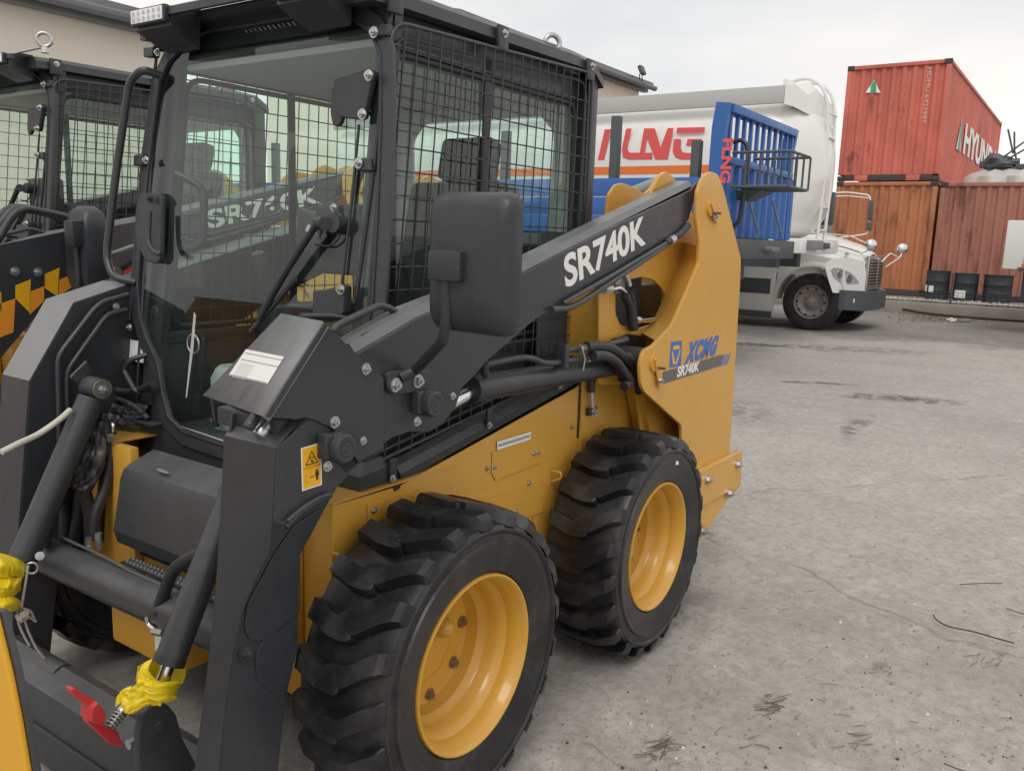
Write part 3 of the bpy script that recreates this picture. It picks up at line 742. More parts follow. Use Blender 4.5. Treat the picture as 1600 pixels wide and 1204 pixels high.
    # pin keepers on tower
    for (pa, pb, bo) in (((1108, 318), (1119, 346), (1117, 339)), ((1019, 560), (1030, 602), (1031, 594))):
        a = at(*pa, y=.097); b = at(*pb, y=.097)
        plate_y('pin_keeper', [(a.x, a.z), (a.x+.03, a.z+.01), (b.x+.012, b.z), (b.x-.018, b.z-.01)], .086, .092, YEL, root, rounds=.008)
        cyl('pin_boss', (a.x+.018, .0915, a.z-.015), (a.x+.018, .1005, a.z-.015), .033, YEL, root)
        bolt(at(*bo, y=.086), (0, -1, 0), .010, root)
        cyl('pin_stud', (a.x+.03, .058, a.z-.035), (a.x+.03, .0865, a.z-.035), .005, RUSTY, root)
    # faint moulded warning text rows
    # decals
    yd = .0993
    o = at(1037, 598, y=yd); xr = at(1130, 566, y=yd)-o
    quad('model_band', pix([(1036, 581), (1131, 553), (1125, 572), (1035, 600)], y=yd), GFILM, root)
    for k in range(3):
        quad('band_stripe', pix([(1131+k*4.2, 556-k*1.2), (1134+k*4.2, 553.5-k*1.2), (1128+k*4.2, 571-k*1.2), (1125+k*4.2, 573-k*1.2)], y=yd), BFILM, root)
    a = at(1057.5, 590, y=yd-.0005); b = at(1091.5, 580, y=yd-.0005)
    hh = (at(1060, 573, y=yd)-at(1058, 590, y=yd)).length
    text_obj('model_lettering', 'SR740K', a, b-a, (at(1060.5, 572, y=yd)-at(1058, 590, y=yd)), hh, WFILM, root, bold=.03, width=(b-a).length)
    a = at(1069, 569.5, y=yd-.0005); b = at(1116, 555.5, y=yd-.0005)
    text_obj('maker_lettering', 'XCMG', a, b-a, (at(1075, 536, y=yd)-at(1069, 569.5, y=yd)), (at(1071, 534, y=yd)-at(1068, 569.5, y=yd)).length, BFILM, root, bold=.06, width=(b-a).length*1.06, shear=.2, space=1.2)
    E1 = pix([(1049, 534), (1066, 532), (1064, 571), (1046, 574.5)], y=yd-.0004)
    quad('maker_emblem', E1, BFILM, root)
    quad('emblem_mark', pix([(1053, 540), (1061, 539), (1063, 545), (1051, 546.5)], y=yd-.0009), YFILM, root)
    quad('emblem_mark', pix([(1049.5, 549), (1051.5, 549), (1055.5, 569), (1051.5, 569)], y=yd-.0009), YFILM, root)
    quad('emblem_mark', pix([(1061.5, 547.5), (1063.5, 547), (1058, 568), (1055, 568.5)], y=yd-.0009), YFILM, root)
    # ---- lift arms
    ya, yb = .135, .215
    AO = [(1090, 284), (1087, 305), (1076, 343), (1052, 372), (960, 425), (900, 466), (868, 478), (835, 500), (800, 530), (765, 560), (740, 588), (722, 606), (712, 636), (692, 662), (670, 675), (640, 674), (612, 684), (566, 720), (540, 740), (520, 720), (530, 645), (520, 530), (560, 552), (655, 496), (800, 436), (960, 353), (1080, 297)]
    arm = [(p.x, p.z) for p in pix(AO, y=ya)]
    plate_y('lift_arm', arm, ya, ya+.010, BLACK, root, bev=.002)
    # box section of the arm behind the outer plate
    def boxarm(yA, yB, sgn=1):
        top_ = [(p.x, p.z) for p in pix([(560, 552), (655, 496), (800, 436), (960, 353), (1086, 290)], y=ya)]
        bot_ = [(p.x, p.z) for p in pix([(1060, 362), (960, 420), (860, 474), (790, 530), (722, 590), (640, 640), (590, 640)], y=ya)]
        top2 = [(x, z+.018) for x, z in top_]
        bm = bmesh.new(); f = lambda y, L_: [bm.verts.new((x, y, z)) for x, z in L_]
        a1, a2, a3 = f(yA, top_), f(yA+.018*sgn, top2), f(yB, top2)
        for A_, B_ in ((a1, a2), (a2, a3)):
            for i in range(len(A_)-1): bm.faces.new((A_[i], A_[i+1], B_[i+1], B_[i]))
        b1, b2 = f(yA, bot_), f(yB, bot_)
        for i in range(len(b1)-1): bm.faces.new((b1[i], b1[i+1], b2[i+1], b2[i]))
        # inner side
        lo = [bm.verts.new((x, yB+.0001, z)) for x, z in bot_]
        bm.faces.new(a3+lo)
        bm.faces.new([a3[0]]+[a2[0], a1[0]]+[b1[-1], b2[-1]]); bm.faces.new([a1[-1], a2[-1], a3[-1], b2[0], b1[0]])
        return bm
    link('arm_box', boxarm(ya+.0102, yb), ARM_SHEEN, root, smooth=20)
    # forward leg : front plate, recessed outer side plate, inner plate
    LE = [(at(a_, b_, y=.300).x, at(a_, b_, y=.300).z) for a_, b_ in ((356, 645), (351, 690), (348, 760), (340, 900), (325, 1050), (305, 1204), (300, 1250))]
    def fx_(z):
        for (xa_, za_), (xb_, zb_) in zip(LE, LE[1:]):
            if z >= zb_ or (xb_, zb_) == LE[-1]:
                return xa_+(xb_-xa_)*(z-za_)/(zb_-za_)
    def on_leg(px, py):
        y_ = .2
        v = fw + rt*(px-800)/F_PX + up*(602-py)/F_PX
        lo, hi = .3, 3.
        for _ in range(50):
            s = (lo+hi)/2; p = CAM+v*s
            if p.x < fx_(p.z): lo = s
            else: hi = s
        return CAM+v*s
    RE = [on_leg(a_, b_) for a_, b_ in ((461, 707), (455, 770), (447, 822), (425, 858), (405, 892), (390, 925), (378, 957), (366, 1010), (358, 1060), (350, 1120), (342, 1204), (339, 1250))]
    yl_low = RE[-3].y
    bm = bmesh.new()
    a_ = RE[0]
    TB = [(Vector((a_.x+.115, ya+.002, a_.z+.085)), Vector((a_.x+.115, .302, a_.z+.085)))]
    rows_ = TB+[(Vector((fx_(p.z)-.001, max(p.y, ya+.002), p.z)), Vector((fx_(p.z)-.001, .302, p.z))) for p in RE]
    prev = None
    for A0, B0 in rows_:
        cur = (bm.verts.new(A0), bm.verts.new(B0))
        if prev: bm.faces.new((prev[0], cur[0], cur[1], prev[1]))
        prev = cur
    link('leg_front_plate', bm, BLACK, root, smooth=28)
    # upper box side face
    plate_y('leg_upper_side', [(p.x, p.z) for p in RE[:3]]+[(p.x, p.z) for p in pix([(447, 822), (516, 772), (566, 720), (560, 640), (500, 640)], y=ya)], ya, ya+.009, BLACK, root, bev=.0015)
    low = [(p.x+.0, p.z) for p in RE[2:]]
    lowr = [(p.x, p.z) for p in pix([(432, 1250), (446, 1100), (467, 1010), (468, 872), (512, 790), (545, 730)], y=yl_low)]
    yl2 = yl_low+.003
    plate_y('leg_lower_side', low+lowr, yl2, yl2+.010, BLACK, root, bev=.0015)
    inn = [(x+.006, z) for x, z in LE]+[(p.x, p.z) for p in pix([(400, 1250), (425, 1100), (440, 1010), (440, 872), (480, 790), (520, 700), (480, 640)], y=.30)]
    plate_y('leg_inner_side', inn, .292, .300, BLACK, root, bev=.0015)
    # rear closing web of the leg
    bm = bmesh.new(); prev = None
    for x, z in lowr:
        cur = (bm.verts.new((x-.002, yl2+.011, z)), bm.verts.new((x-.002, .291, z)))
        if prev: bm.faces.new((prev[0], cur[0], cur[1], prev[1]))
        prev = cur
    link('leg_rear_plate', bm, BLACK, root, smooth=20)
    # flat raised pads on the lower leg side
    plate_y('leg_pad', pix([(500, 792), (468, 850), (467, 955), (430, 985), (408, 1001), (388, 998), (380, 980), (384, 945), (425, 868), (456, 822)], y=yl2), yl2-.004, yl2-.0003, BLACK, root, bev=.002, rounds=.01)
    plate_y('leg_pad', pix([(466, 1010), (440, 1092), (400, 1060), (398, 1020), (415, 992), (445, 982), (460, 986)], y=yl2), yl2-.003, yl2-.0003, BLACK, root, bev=.0015, rounds=.01)
    bolt(at(382, 1018, y=yl2), (0, -1, 0), .014, root, mat=BLACK)
    bm = bmesh.new()
    tube('underside_lip', pix([(447, 823), (470, 800), (498, 782), (517, 773)], y=ya+.004), .006, BLACK, root, sm=3)
    # weld beads
    tube('weld_bead', pix([(449, 814), (470, 796), (498, 778), (516, 772)], y=ya-.009), .0045, BLACK, root, sm=3)
    # hood over the hydraulic coupling at the arm front
    y0h, y1h = .128, .40
    pT, pB = at(507, 503, y=y0h), at(413, 651, y=y0h)
    qT, qB = at(440, 490, y=y1h), at(318, 618, y=y1h)
    th = Vector((.004, 0, -.004))
    bm = bmesh.new()
    def bv(p): return bm.verts.new(p)
    nrm = (pT-pB).cross(qT-pT).normalized()
    if nrm.dot(CAM-pT) < 0: nrm = -nrm
    def on_plane(px, py, P0, n, off=.0032):
        v = fw + rt*(px-800)/F_PX + up*(602-py)/F_PX
        return CAM+v*((P0-CAM).dot(n)/v.dot(n))+n*off
    qB = on_plane(318, 618, pT, nrm, 0)
    rows = [[pT+Vector((.012, 0, -.012)), pT+(qT-pT)*.03+Vector((.0, 0, .0)), pT+(qT-pT)*.10, qT], [pB+Vector((.012, 0, -.012)), pB+(qB-pB)*.03, pB+(qB-pB)*.10, qB]]
    mid = at(395, 525, y=y1h)
    V0 = [bv(p) for p in rows[0]]; V1 = [bv(p) for p in rows[1]]
    for i in range(3): bm.faces.new((V0[i], V0[i+1], V1[i+1], V1[i]))
    link_ = link('coupling_hood_top', bm, BLACK_SHEEN, root, smooth=50)
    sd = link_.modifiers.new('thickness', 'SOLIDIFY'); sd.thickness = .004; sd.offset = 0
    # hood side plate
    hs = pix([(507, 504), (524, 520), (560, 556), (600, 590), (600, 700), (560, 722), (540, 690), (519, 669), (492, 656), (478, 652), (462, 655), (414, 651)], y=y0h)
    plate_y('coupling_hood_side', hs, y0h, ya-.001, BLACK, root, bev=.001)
    for q in ((571, 576), (522, 659), (516, 780)):
        if q[1] < 700: bolt(at(*q, y=y0h), (0, -1, 0), .010, root, mat=STEEL)
    # white notice on hood
    HP = lambda px, py, off=.0032: on_plane(px, py, pB, nrm, off)
    quad('notice_sheet', [HP(386, 546.5), HP(446, 558.5), HP(420, 601), HP(359, 587)], WFILM, root)
    for (x1_, y1_, x2_, y2_) in ((385, 552, 443, 563.5), (379, 562, 437, 574), (361, 586, 419, 599)):
        quad('notice_rule', [HP(x1_, y1_, .0038), HP(x2_, y2_, .0038), HP(x2_-.6, y2_+1, .0038), HP(x1_-.6, y1_+1, .0038)], MGREY, root)
    random.seed(3)
    for k in range(9):
        t = k/9; yy = 566+ k*2.6
        a0 = 376-k*1.7
        quad('notice_print', [HP(a0+2, yy+2, .0038), HP(a0+24, yy+6.6, .0038), HP(a0+23.6, yy+7.4, .0038), HP(a0+1.6, yy+2.8, .0038)], paint_grey, root)
    # underside dark bracket and quick couplers
    for (c0, c1, r_) in (((424, 655), (407, 678), .017), ((405, 640), (396, 655), .012)):
        P0, P1 = at(*c0, y=.20), at(*c1, y=.20)
        dd = (P1-P0)
        bm = bmesh.new(); add_lathe(bm, [(0, 0), (r_*.75, 0), (r_*.8, .01), (r_*.95, .012), (r_*.95, .028), (r_*1.05, .03), (r_*1.05, .040), (r_*.9, .045), (r_*.7, .045), (0, .044)], P0, dd, 24)
        link('hydraulic_coupler', bm, STEEL if r_ > .015 else BLACKM, root)
    box('coupler_bracket', (pB.x+.06, .16, pB.z-.06), (pB.x+.10, .36, pB.z-.02), BLACKM, root, .006)
    plate_y('coupler_tab', pix([(330, 622), (362, 634), (342, 660), (336, 656)], y=.38), .378, .386, BLACKM, root)
    tube('hose_guard_rail', pix([(520, 518), (528, 508), (560, 492), (592, 477), (606, 480), (626, 492)], y=.195), .0085, BLACK, root, rad=.03, seg=12)
    tube('hose_guard_rail', pix([(470, 494), (520, 494), (548, 500)], y=.27), .0075, BLACK, root, rad=.03, seg=12)
    tube('arm_slot', pix([(565, 524), (600, 508), (626, 501)], y=.17), .0025, KFILM, root)
    # pivot pins
    for (c, r_) in (((543, 702), .030), ((683, 632), .030)):
        P0 = at(*c, y=.088)
        bm = bmesh.new(); add_lathe(bm, [(0, 0), (.0045, 0), (.005, .0015), (.017, .0015), (.0175, .003), (.0185, .0015), (.028, .0015), (.031, .004), (.0325, .010), (.0325, .045)], P0, (0, 1, 0), 40)
        link('pivot_pin', bm, BLACK, root)
        d = at(c[0]-32, c[1]+26, y=.110); bolt(d, (0, -1, 0), .0085, root); 
        box('pin_lock_tab', (P0.x-.045, .108, P0.z-.02), (P0.x-.02, .1345, P0.z+.035), BLACK, root, .006)
        d = at(c[0]+24, c[1]-14, y=.112); bolt(d, (0, -1, 0), .007, root)
    # warning decal on the arm
    D = pix([(470, 700), (502, 690.5), (503, 757), (472, 767)], y=ya-.0006)
    def dl(u, v, off): 
        p = D[0].lerp(D[1], u).lerp(D[3].lerp(D[2], u), v); p.y -= off; return p
    quad('warning_decal', D, WFILM, root)
    quad('decal_ground', [dl(.06, .03, .0005), dl(.94, .03, .0005), dl(.94, .97, .0005), dl(.06, .97, .0005)], YFILM, root)
    quad('decal_rule', [dl(.06, .495, .001), dl(.94, .495, .001), dl(.94, .505, .001), dl(.06, .505, .001)], KFILM, root)
    tri = [(.5, .12), (.82, .44), (.18, .44)]
    bm = bmesh.new(); o_ = [bm.verts.new(dl(*t, .001)) for t in tri]; i_ = [bm.verts.new(dl(.5+(t[0]-.5)*.78, .335+(t[1]-.335)*.78, .001)) for t in tri]
    for i in range(3): bm.faces.new((o_[i], o_[(i+1) % 3], i_[(i+1) % 3], i_[i]))
    link('warning_triangle', bm, KFILM, root, smooth=0)
    for rc in ((.38, .27, .60, .29), (.42, .33, .60, .345), (.47, .33, .52, .40), (.52, .37, .6, .40)):
        quad('warning_glyph', [dl(rc[0], rc[1], .001), dl(rc[2], rc[1], .001), dl(rc[2], rc[3], .001), dl(rc[0], rc[3], .001)], KFILM, root)
    for rc in ((.68, .60, .80, .645), (.66, .65, .84, .74), (.69, .74, .745, .84), (.755, .74, .81, .84), (.38, .725, .60, .745), (.18, .65, .19, .84), (.18, .65, .3, .655), (.18, .84, .36, .845)):
        quad('warning_glyph', [dl(rc[0], rc[1], .001), dl(rc[2], rc[1], .001), dl(rc[2], rc[3], .001), dl(rc[0], rc[3], .001)], KFILM, root)
    # mirror with its arm
    P0 = at(617, 592, y=.118)
    plate_y('mirror_bracket', pix([(603, 583), (612, 580), (672, 578), (672, 600), (655, 612), (612, 616), (604, 606)], y=.126), .122, .1345, BLACK, root, bev=.002, rounds=.01)
    for q in ((617, 601), (652, 595)): bolt(at(*q, y=.122), (0, -1, 0), .0125, root)
    XM = -.25
    pts = [at(668, 556, y=.150), at(645, 580, y=.112), at(693, 530, x=-.262), at(697, 505, x=-.270), at(697, 430, x=-.275)]
    tube('mirror_arm', [at(625, 590, y=.125), at(650, 578, y=.108), at(692, 532, x=-.262), at(698, 505, x=-.270), at(697, 432, x=-.275)], .0125, BLACKM, root, seg=16, rad=.04)
    # mirror housing : rounded, domed back
    C = at(738, 411, x=XM)
    yl, yr = at(673, 411, x=XM).y, at(803, 411, x=XM).y
    zt_, zb_ = at(740, 300, x=XM).z, at(740, 523, x=XM).z
    cy, cz = (yl+yr)/2, (zt_+zb_)/2; hw, hh_ = abs(yl-yr)/2, (zt_-zb_)/2
    bm = bmesh.new(); rings = []
    for (s, xo, rd) in ((1.0, .028, .035), (1.005, .012, .035), (.985, -.002, .038), (.93, -.013, .04), (.80, -.021, .05), (.5, -.027, .04), (.15, -.029, .012)):
        w_, h_ = hw*s, hh_*s
        rd = min(rd, w_*.9)
        rr = round_path([(XM+xo, cy-w_, cz-h_), (XM+xo, cy+w_*.97, cz-h_*.97), (XM+xo, cy+w_, cz+h_), (XM+xo, cy-w_*1.0, cz+h_)], rd, 6, True)
        rings.append([bm.verts.new(p) for p in rr])
    for a_, b_ in zip(rings, rings[1:]):
        n = len(a_)
        for i in range(n): bm.faces.new((a_[i], a_[(i+1) % n], b_[(i+1) % n], b_[i]))
    bm.faces.new(rings[-1])
    mh = link('mirror_housing', bm, BLACKM, root, smooth=60)
    bm = bmesh.new(); bm.faces.new([bm.verts.new((XM+.026, p.y, p.z)) for p in round_path([(0, cy-hw*.97, cz-hh_*.97), (0, cy+hw*.95, cz-hh_*.95), (0, cy+hw*.97, cz+hh_*.97), (0, cy-hw*.97, cz+hh_*.97)], .03, 6, True)])
    link('mirror_glass', bm, MIRR, mh, smooth=0)
    a = at(672, 390, x=XM-.035); b = at(722, 441, x=XM-.035)
    box('mirror_clamp', (XM-.044, b.y, b.z), (XM-.012, a.y, a.z), BLACKM, root, .006)
    # label lettering on the arm
    a = at(884, 452, y=ya-.0006); b = at(1009, 382, y=ya-.0006)
    upv = at(883, 407, y=ya)-at(886, 451, y=ya)
    text_obj('model_lettering', 'SR740K', a, b-a, upv, (at(999, 338, y=ya)-at(1006, 381.5, y=ya)).length*.98, WFILM, root, bold=.028, width=(b-a).length)
    # pipes under the arm
    for (L_, r_, yy) in (([(862, 484), (900, 476), (960, 437), (1045, 380)], .010, .125), ([(880, 474), (962, 427), (1050, 374)], .007, .122)):
        tube('arm_pipe', pix(L_, y=yy), r_, BLACK, root, sm=5)
    tube('arm_hose', pix([(1040, 380), (1062, 366), (1075, 352)], y=.125), .013, HOSE, root, sm=4)
    bm = bmesh.new(); add_cyl(bm, at(1046, 377, y=.125), at(1052, 373, y=.125), .016, None, 12); link('hose_ferrule', bm, STEEL, root)
    # ---- lift cylinder
    yc_ = .215
    P0, P1 = at(683, 632, y=yc_), at(738, 612, y=yc_)
    cyl('lift_rod', at(700, 632, y=yc_), at(742, 608, y=yc_), .020, CHROME, root)
    A_, B_ = at(738, 608, y=yc_), at(985, 565, y=yc_)
    cyl('lift_cylinder', A_, B_, .0385, CHAR, root, seg=32, bev=.002)
    cyl('cylinder_gland', A_-(B_-A_).normalized()*.012, A_+(B_-A_).normalized()*.006, .0405, BLACKM, root, seg=32, bev=.003)
    a = at(990, 560, y=.21); cyl('cylinder_base', (a.x, .14, a.z), (a.x, .27, a.z), .045, CHAR, root, seg=28, bev=.003)
    # steel pipes along the cylinder
    tube('cylinder_pipe', pix([(758, 570), (766, 568), (812, 559), (832, 560), (852, 567), (880, 565), (905, 560)], y=.17), .0095, BLACK, root, sm=4)
    tube('cylinder_pipe', pix([(880, 548), (905, 544), (935, 541), (970, 533)], y=.17), .010, BLACK, root, sm=4)
    tube('cylinder_pipe', pix([(760, 588), (757, 578), (758, 568)], y=.17), .012, BLACKM, root)
    a = at(880, 560, y=.165); box('pipe_clamp', (a.x-.012, .150, a.z-.03), (a.x+.014, .192, a.z+.045), BLACKM, root, .004)
    for c0, c1 in (((903, 546), (916, 543)), ((915, 560), (926, 557))):
        P0, P1 = at(*c0, y=.165), at(*c1, y=.165)
        for t0, t1, rr in ((0, .3, .015), (.35, .6, .013), (.62, 1, .016)):
            bm = bmesh.new(); add_cyl(bm, P0.lerp(P1, t0), P0.lerp(P1, t1), rr, None, 8); link('hose_fitting', bm, STEEL, root, smooth=0)
    tube('clamp_ring', [at(908, 540, y=.15), at(914, 560, y=.145), at(911, 578, y=.15)], .003, STEEL, root)
    tube('lift_hose', pix([(916, 542), (940, 541), (960, 547), (982, 566), (995, 590), (1000, 612)], y=.155), .018, HOSE, root, sm=6, seg=14)
    tube('lift_hose', pix([(926, 556), (945, 556), (962, 565), (975, 582), (985, 596), (975, 604)], y=.14), .017, HOSE, root, sm=6, seg=14)
    tube('lift_hose', pix([(930, 548), (950, 556), (966, 574), (972, 592)], y=.17), .016, WRAP, root, sm=6, seg=14)
    cyl('rear_fitting', at(960, 536, y=.20), at(976, 530, y=.20), .018, BLACKM, root, seg=8)
    # hoses in the tower recess
    tube('tower_hose', pix([(982, 455), (986, 470), (988, 490), (990, 515)], y=.205), .017, HOSE, root, sm=5, seg=14)
    tube('tower_hose', pix([(976, 462), (984, 480), (988, 512)], y=.195), .015, HOSE, root, sm=5, seg=14)
    for L_ in ([(957, 452), (968, 450), (976, 456), (982, 466)], [(964, 432), (975, 428), (981, 436), (984, 446)], [(998, 500), (1010, 501), (1024, 499)]):
        tube('steel_elbow', pix(L_, y=.20), .0085, CHROME, root, sm=4)
    for (u_, v_) in (((944, 452), (956, 452)), ((958, 440), (966, 436)), ((993, 500), (999, 500))):
        bm = bmesh.new(); add_cyl(bm, at(*u_, y=.205), at(*v_, y=.20), .014, None, 6); link('hose_nut', bm, STEEL, root, smooth=0)
    a = at(972, 445, y=.215); box('valve_block', (a.x-.05, .212, a.z-.03), (a.x+.02, .2215, a.z+.04), MGREY, root, .003)
    # gas strut by the cab rear
    tube('gas_strut', pix([(924, 588), (924, 612)], y=.26), .014, BLACKM, root)
    cyl('strut_rod', at(924, 612, y=.26), at(925, 636, y=.26), .008, STEEL, root)
    bolt(at(927, 643, y=.262), (0, -1, 0), .012, root); box('strut_eye', tuple(at(921, 650, y=.262)), tuple(at(929, 634, y=.275)), BLACKM, root, .003)
    return root
def shear_front(o):
    me = o.data
    for v in me.vertices: v.co.x += .1167*(v.co.z-.8)-.10
    me.update()
    return o
def wire_guard(name, root, y, x0, x1, zb0, zb1, zt0, zt1, nv, nh, r, out):
    """welded wire guard: rounded frame rod, upright rods outside, level rods behind"""
    g = thing_part(name, root)
    zb = lambda x: zb0+(zb1-zb0)*(x-x0)/(x1-x0)
    zt = lambda x: zt0+(zt1-zt0)*(x-x0)/(x1-x0)
    def xl(z): return dx(z)-.004
    fr = [(xl(zb0), y, zb0), (x1, y, zb1), (x1+.0, y, zt1), (xl(zt0), y, zt0)]
    bm = bmesh.new(); add_tube(bm, round_path(fr, .055, 7, True), .0055, 8, True); link('guard_frame', bm, BLACK, g, smooth=50)
    bm = bmesh.new(); add_tube(bm, round_path([(xl(zb0)+.02, y+.012*out, zb0+.02), (x1-.02, y+.012*out, zb1+.02), (x1-.02, y+.012*out, zt1-.03), (xl(zt0)+.02, y+.012*out, zt0-.03)], .06, 7, True), .0045, 6, True); link('guard_frame', bm, BLACK, g, smooth=50)
    for i in range(1, nv):
        t = i/nv; xb = xl(zb0)+(x1-xl(zb0))*t; xt = xl(zt0)+(x1-xl(zt0))*t
        bm = bmesh.new(); add_tube(bm, [(xb, y-r*out*.9, zb(xb)), (xt, y-r*out*.9, zt(xt))], r, 6); link('guard_rod', bm, BLACK, g, smooth=60)
    for j in range(1, nh):
        z = zb1+(zt1-.035-zb1)*j/nh
        xa = xl(z)
        if z < zb0: xa = x0+(x1-x0)*.0+.0
        # clip where the guard slopes
        xs = [x0+(x1-x0)*k/60 for k in range(61)]
        xs = [xl(z)+(x1-xl(z))*k/60 for k in range(61)]
        ok = [x for x in xs if zb(x) <= z <= zt(x)-.004]
        if len(ok) < 3: continue
        bm = bmesh.new(); add_tube(bm, [(ok[0], y+r*out*.9, z), (ok[-1], y+r*out*.9, z)], r, 6); link('guard_rod', bm, BLACK, g, smooth=60)
    return g
def thing_part(name, root):
    """a small carrier mesh (corner plate) for rods of a guard"""
    return name_holder(name, root)
def name_holder(name, root):
    o = bpy.data.objects.new(name, None); COL.objects.link(o); o.parent = root; o.matrix_parent_inverse = parent_inv(root); o.empty_display_size = .1
    return o

def crumple(name, path, rad, mat, parent=None, seed=0, amp=.25, seg=28, n=30, **k):
    """folded film wound round a path: ring radii given along it"""
    P = smooth_path(path, max(2, n//max(1, len(path)-1))); N = len(P); bm = bmesh.new(); rings = []; pu = None
    for i, p in enumerate(P):
        d = (P[min(i+1, N-1)]-P[max(i-1, 0)]).normalized()
        if pu is None: _, u, _ = frame_for(d)
        else: u = (pu-d*pu.dot(d)).normalized()
        pu = u; v = d.cross(u); t = i/(N-1)*(len(rad)-1); a = int(min(t, len(rad)-2)); rr = rad[a]+(rad[a+1]-rad[a])*(t-a)
        ring = []
        for q in range(seg):
            th = 2*math.pi*q/seg
            fold = amp*(.5*math.sin(3*th+i*.10+seed)+.75*(abs(math.sin(5*th-i*.20+seed*2))-.5)+.4*(abs(math.sin(i*.45+2*math.sin(th+seed)))-.5))+amp*1.1*noise.noise(Vector((math.cos(th)*1.6, math.sin(th)*1.6, i*.16+seed*7)))
            r_ = rr*(1+fold)
            ring.append(bm.verts.new(p+(u*math.cos(th)+v*math.sin(th))*r_))
        rings.append(ring)
    for a, b in zip(rings, rings[1:]):
        for q in range(seg): bm.faces.new((a[q], a[(q+1) % seg], b[(q+1) % seg], b[q]))
    return link(name, bm, mat, parent, smooth=28, **k)

def build_cab(root):
    # ---- front frame with the door opening
    left = [(350, 690), (292, 671), (270, 650), (260, 612), (252, 562), (234, 525), (224, 490), (222, 440), (232, 330), (244, 215), (256, 128), (270, 98), (300, 66), (330, 52), (400, 42)]
    LP_ = [(door_pt(*q).y, door_pt(*q).z) for q in left]
    zb, zt = LP_[0][1], LP_[-1][1]
    gl = [(y, z) for y, z in LP_]
    gl[0] = (min(gl[0][0], 1.0), zb)
    gl[-1] = (max(.95, gl[-1][0]), zt)
    loopg = gl+[(2*YC-y, z) for y, z in gl[::-1]]
    def grow(d):
        c = Vector((YC, 1.4)); outp = []; n = len(loopg)
        for i in range(n):
            a, b, c2 = Vector(loopg[i-1]), Vector(loopg[i]), Vector(loopg[(i+1) % n])
            t = (c2-a).normalized(); nn = Vector((t.y, -t.x))
            if nn.dot(b-Vector((YC, 1.4))) < 0: nn = -nn
            q = b+nn*d; outp.append((q.x, q.y))
        return outp
    outer = [(.365, .77), (.365, 2.055), (1.315, 2.055), (1.315, .77)]
    o = plate_x('cab_front_frame', outer, 0, .020, BLACK, root, holes=[grow(.030)], bev=.003); shear_front(o)
    # door leaf border with rubber seal
    o = plate_x('door_frame', grow(.048), -.012, -.001, BLACK, root, holes=[grow(.004)], bev=.003); shear_front(o)
    o = plate_x('door_seal', grow(.010), -.0165, -.002, BLACKM, root, holes=[grow(.0)], bev=.003); shear_front(o)
    bm = bmesh.new(); bm.faces.new([bm.verts.new((-.006, y, z)) for y, z in grow(.005)]); o = link('windscreen', bm, GLASS, root, smooth=0); shear_front(o)
    # wide dark band (printed edge) inside the glass at left and right
    for s in (0, 1):
        ys_ = lambda y: 2*YC-y if s else y
        pass
    # lower bead line on the door
    tube('door_bead', [door_pt(283, 667, -.018), door_pt(300, 672, -.018), door_pt(350, 689, -.018)], .004, STEEL, root)
    # corner posts and roof
    for s in (1, -1):
        f = lambda y: y if s > 0 else 2*YC-y
        ya_, yb_ = sorted((f(.362), f(.42)))
        bm = bmesh.new()
        vs = []
        for z in (.80, 2.055):
            for (xx, yy) in ((dx(z)+.021, ya_), (dx(z)+.021, yb_), (dx(z)+.050, yb_), (dx(z)+.050, ya_)): vs.append(bm.verts.new((xx, yy, z)))
        for fc in ((0, 1, 2, 3), (4, 7, 6, 5), (0, 4, 5, 1), (1, 5, 6, 2), (2, 6, 7, 3), (3, 7, 4, 0)): bm.faces.new([vs[i] for i in fc])
        bevel_bm(bm, .006); link('corner_post', bm, BLACK, root)
        box('rear_post', (1.055, ya_, .95), (1.125, yb_, 2.045), BLACK, root, .012)
        box('lower_side_panel', (dx(.9)+.055, *([f(.405)] if s > 0 else [f(.415)]), .82), (1.053, f(.415) if s > 0 else f(.405), 1.10), BLACK, root, .003)
        box('window_rail', (dx(1.1)+.052, min(f(.395), f(.42)), 1.102), (1.054, max(f(.395), f(.42)), 1.14), BLACKM, root, .004)
        bm = bmesh.new(); yg = f(.412)
        bm.faces.new([bm.verts.new(p) for p in ((dx(1.14)+.052, yg, 1.141), (1.053, yg, 1.141), (1.053, yg, 1.95), (dx(1.95)+.052, yg, 1.95))])
        link('side_window', bm, GLASS, root, smooth=0)
        tube('window_frame', [(dx(1.16)+.062, f(.405), 1.155), (1.035, f(.405), 1.155), (1.035, f(.405), 1.94), (dx(1.94)+.062, f(.405), 1.94)], .009, BLACKM, root, rad=.06, closed=True)
        box('window_mullion', (.50, min(f(.400), f(.409)), 1.142), (.532, max(f(.400), f(.409)), 2.0), BLACKM, root, .003)
        box('window_header', (.09, min(f(.400), f(.418)), 1.951), (1.054, max(f(.400), f(.418)), 2.04), BLACK, root, .003)
        # roof side rail
        a, b = Vector((0, 0, 0)), None
        ra = [(-.02, 2.052), (1.08, 2.062)]
        secs = []
        for (x, z, w_) in ((-.03, 2.045, 1), (.10, 2.052, 1), (.95, 2.064, 1), (1.08, 2.058, 1), (1.14, 2.02, .8)):
            y0_, y1_ = f(.352), f(.45)
            secs.append([(x, y0_, z-.012), (x, f(.356), z+.020), (x, f(.375), z+.038), (x, y1_, z+.042), (x, y1_, z-.012)])
        loft('roof_rail', secs, BLACK, root, sm=20)
        for xx in (.02, .48, 1.0):
            box('guard_clamp', (xx, min(f(.338), f(.352)), 2.015), (xx+.05, max(f(.338), f(.352)), 2.085), BLACK, root, .006)
            bolt((xx+.025, f(.338), 2.062), (0, -s, 0), .009, root)
    box('roof', (-.01, .451, 2.07), (1.10, 2*YC-.451, 2.096), BLACK, root, .008)
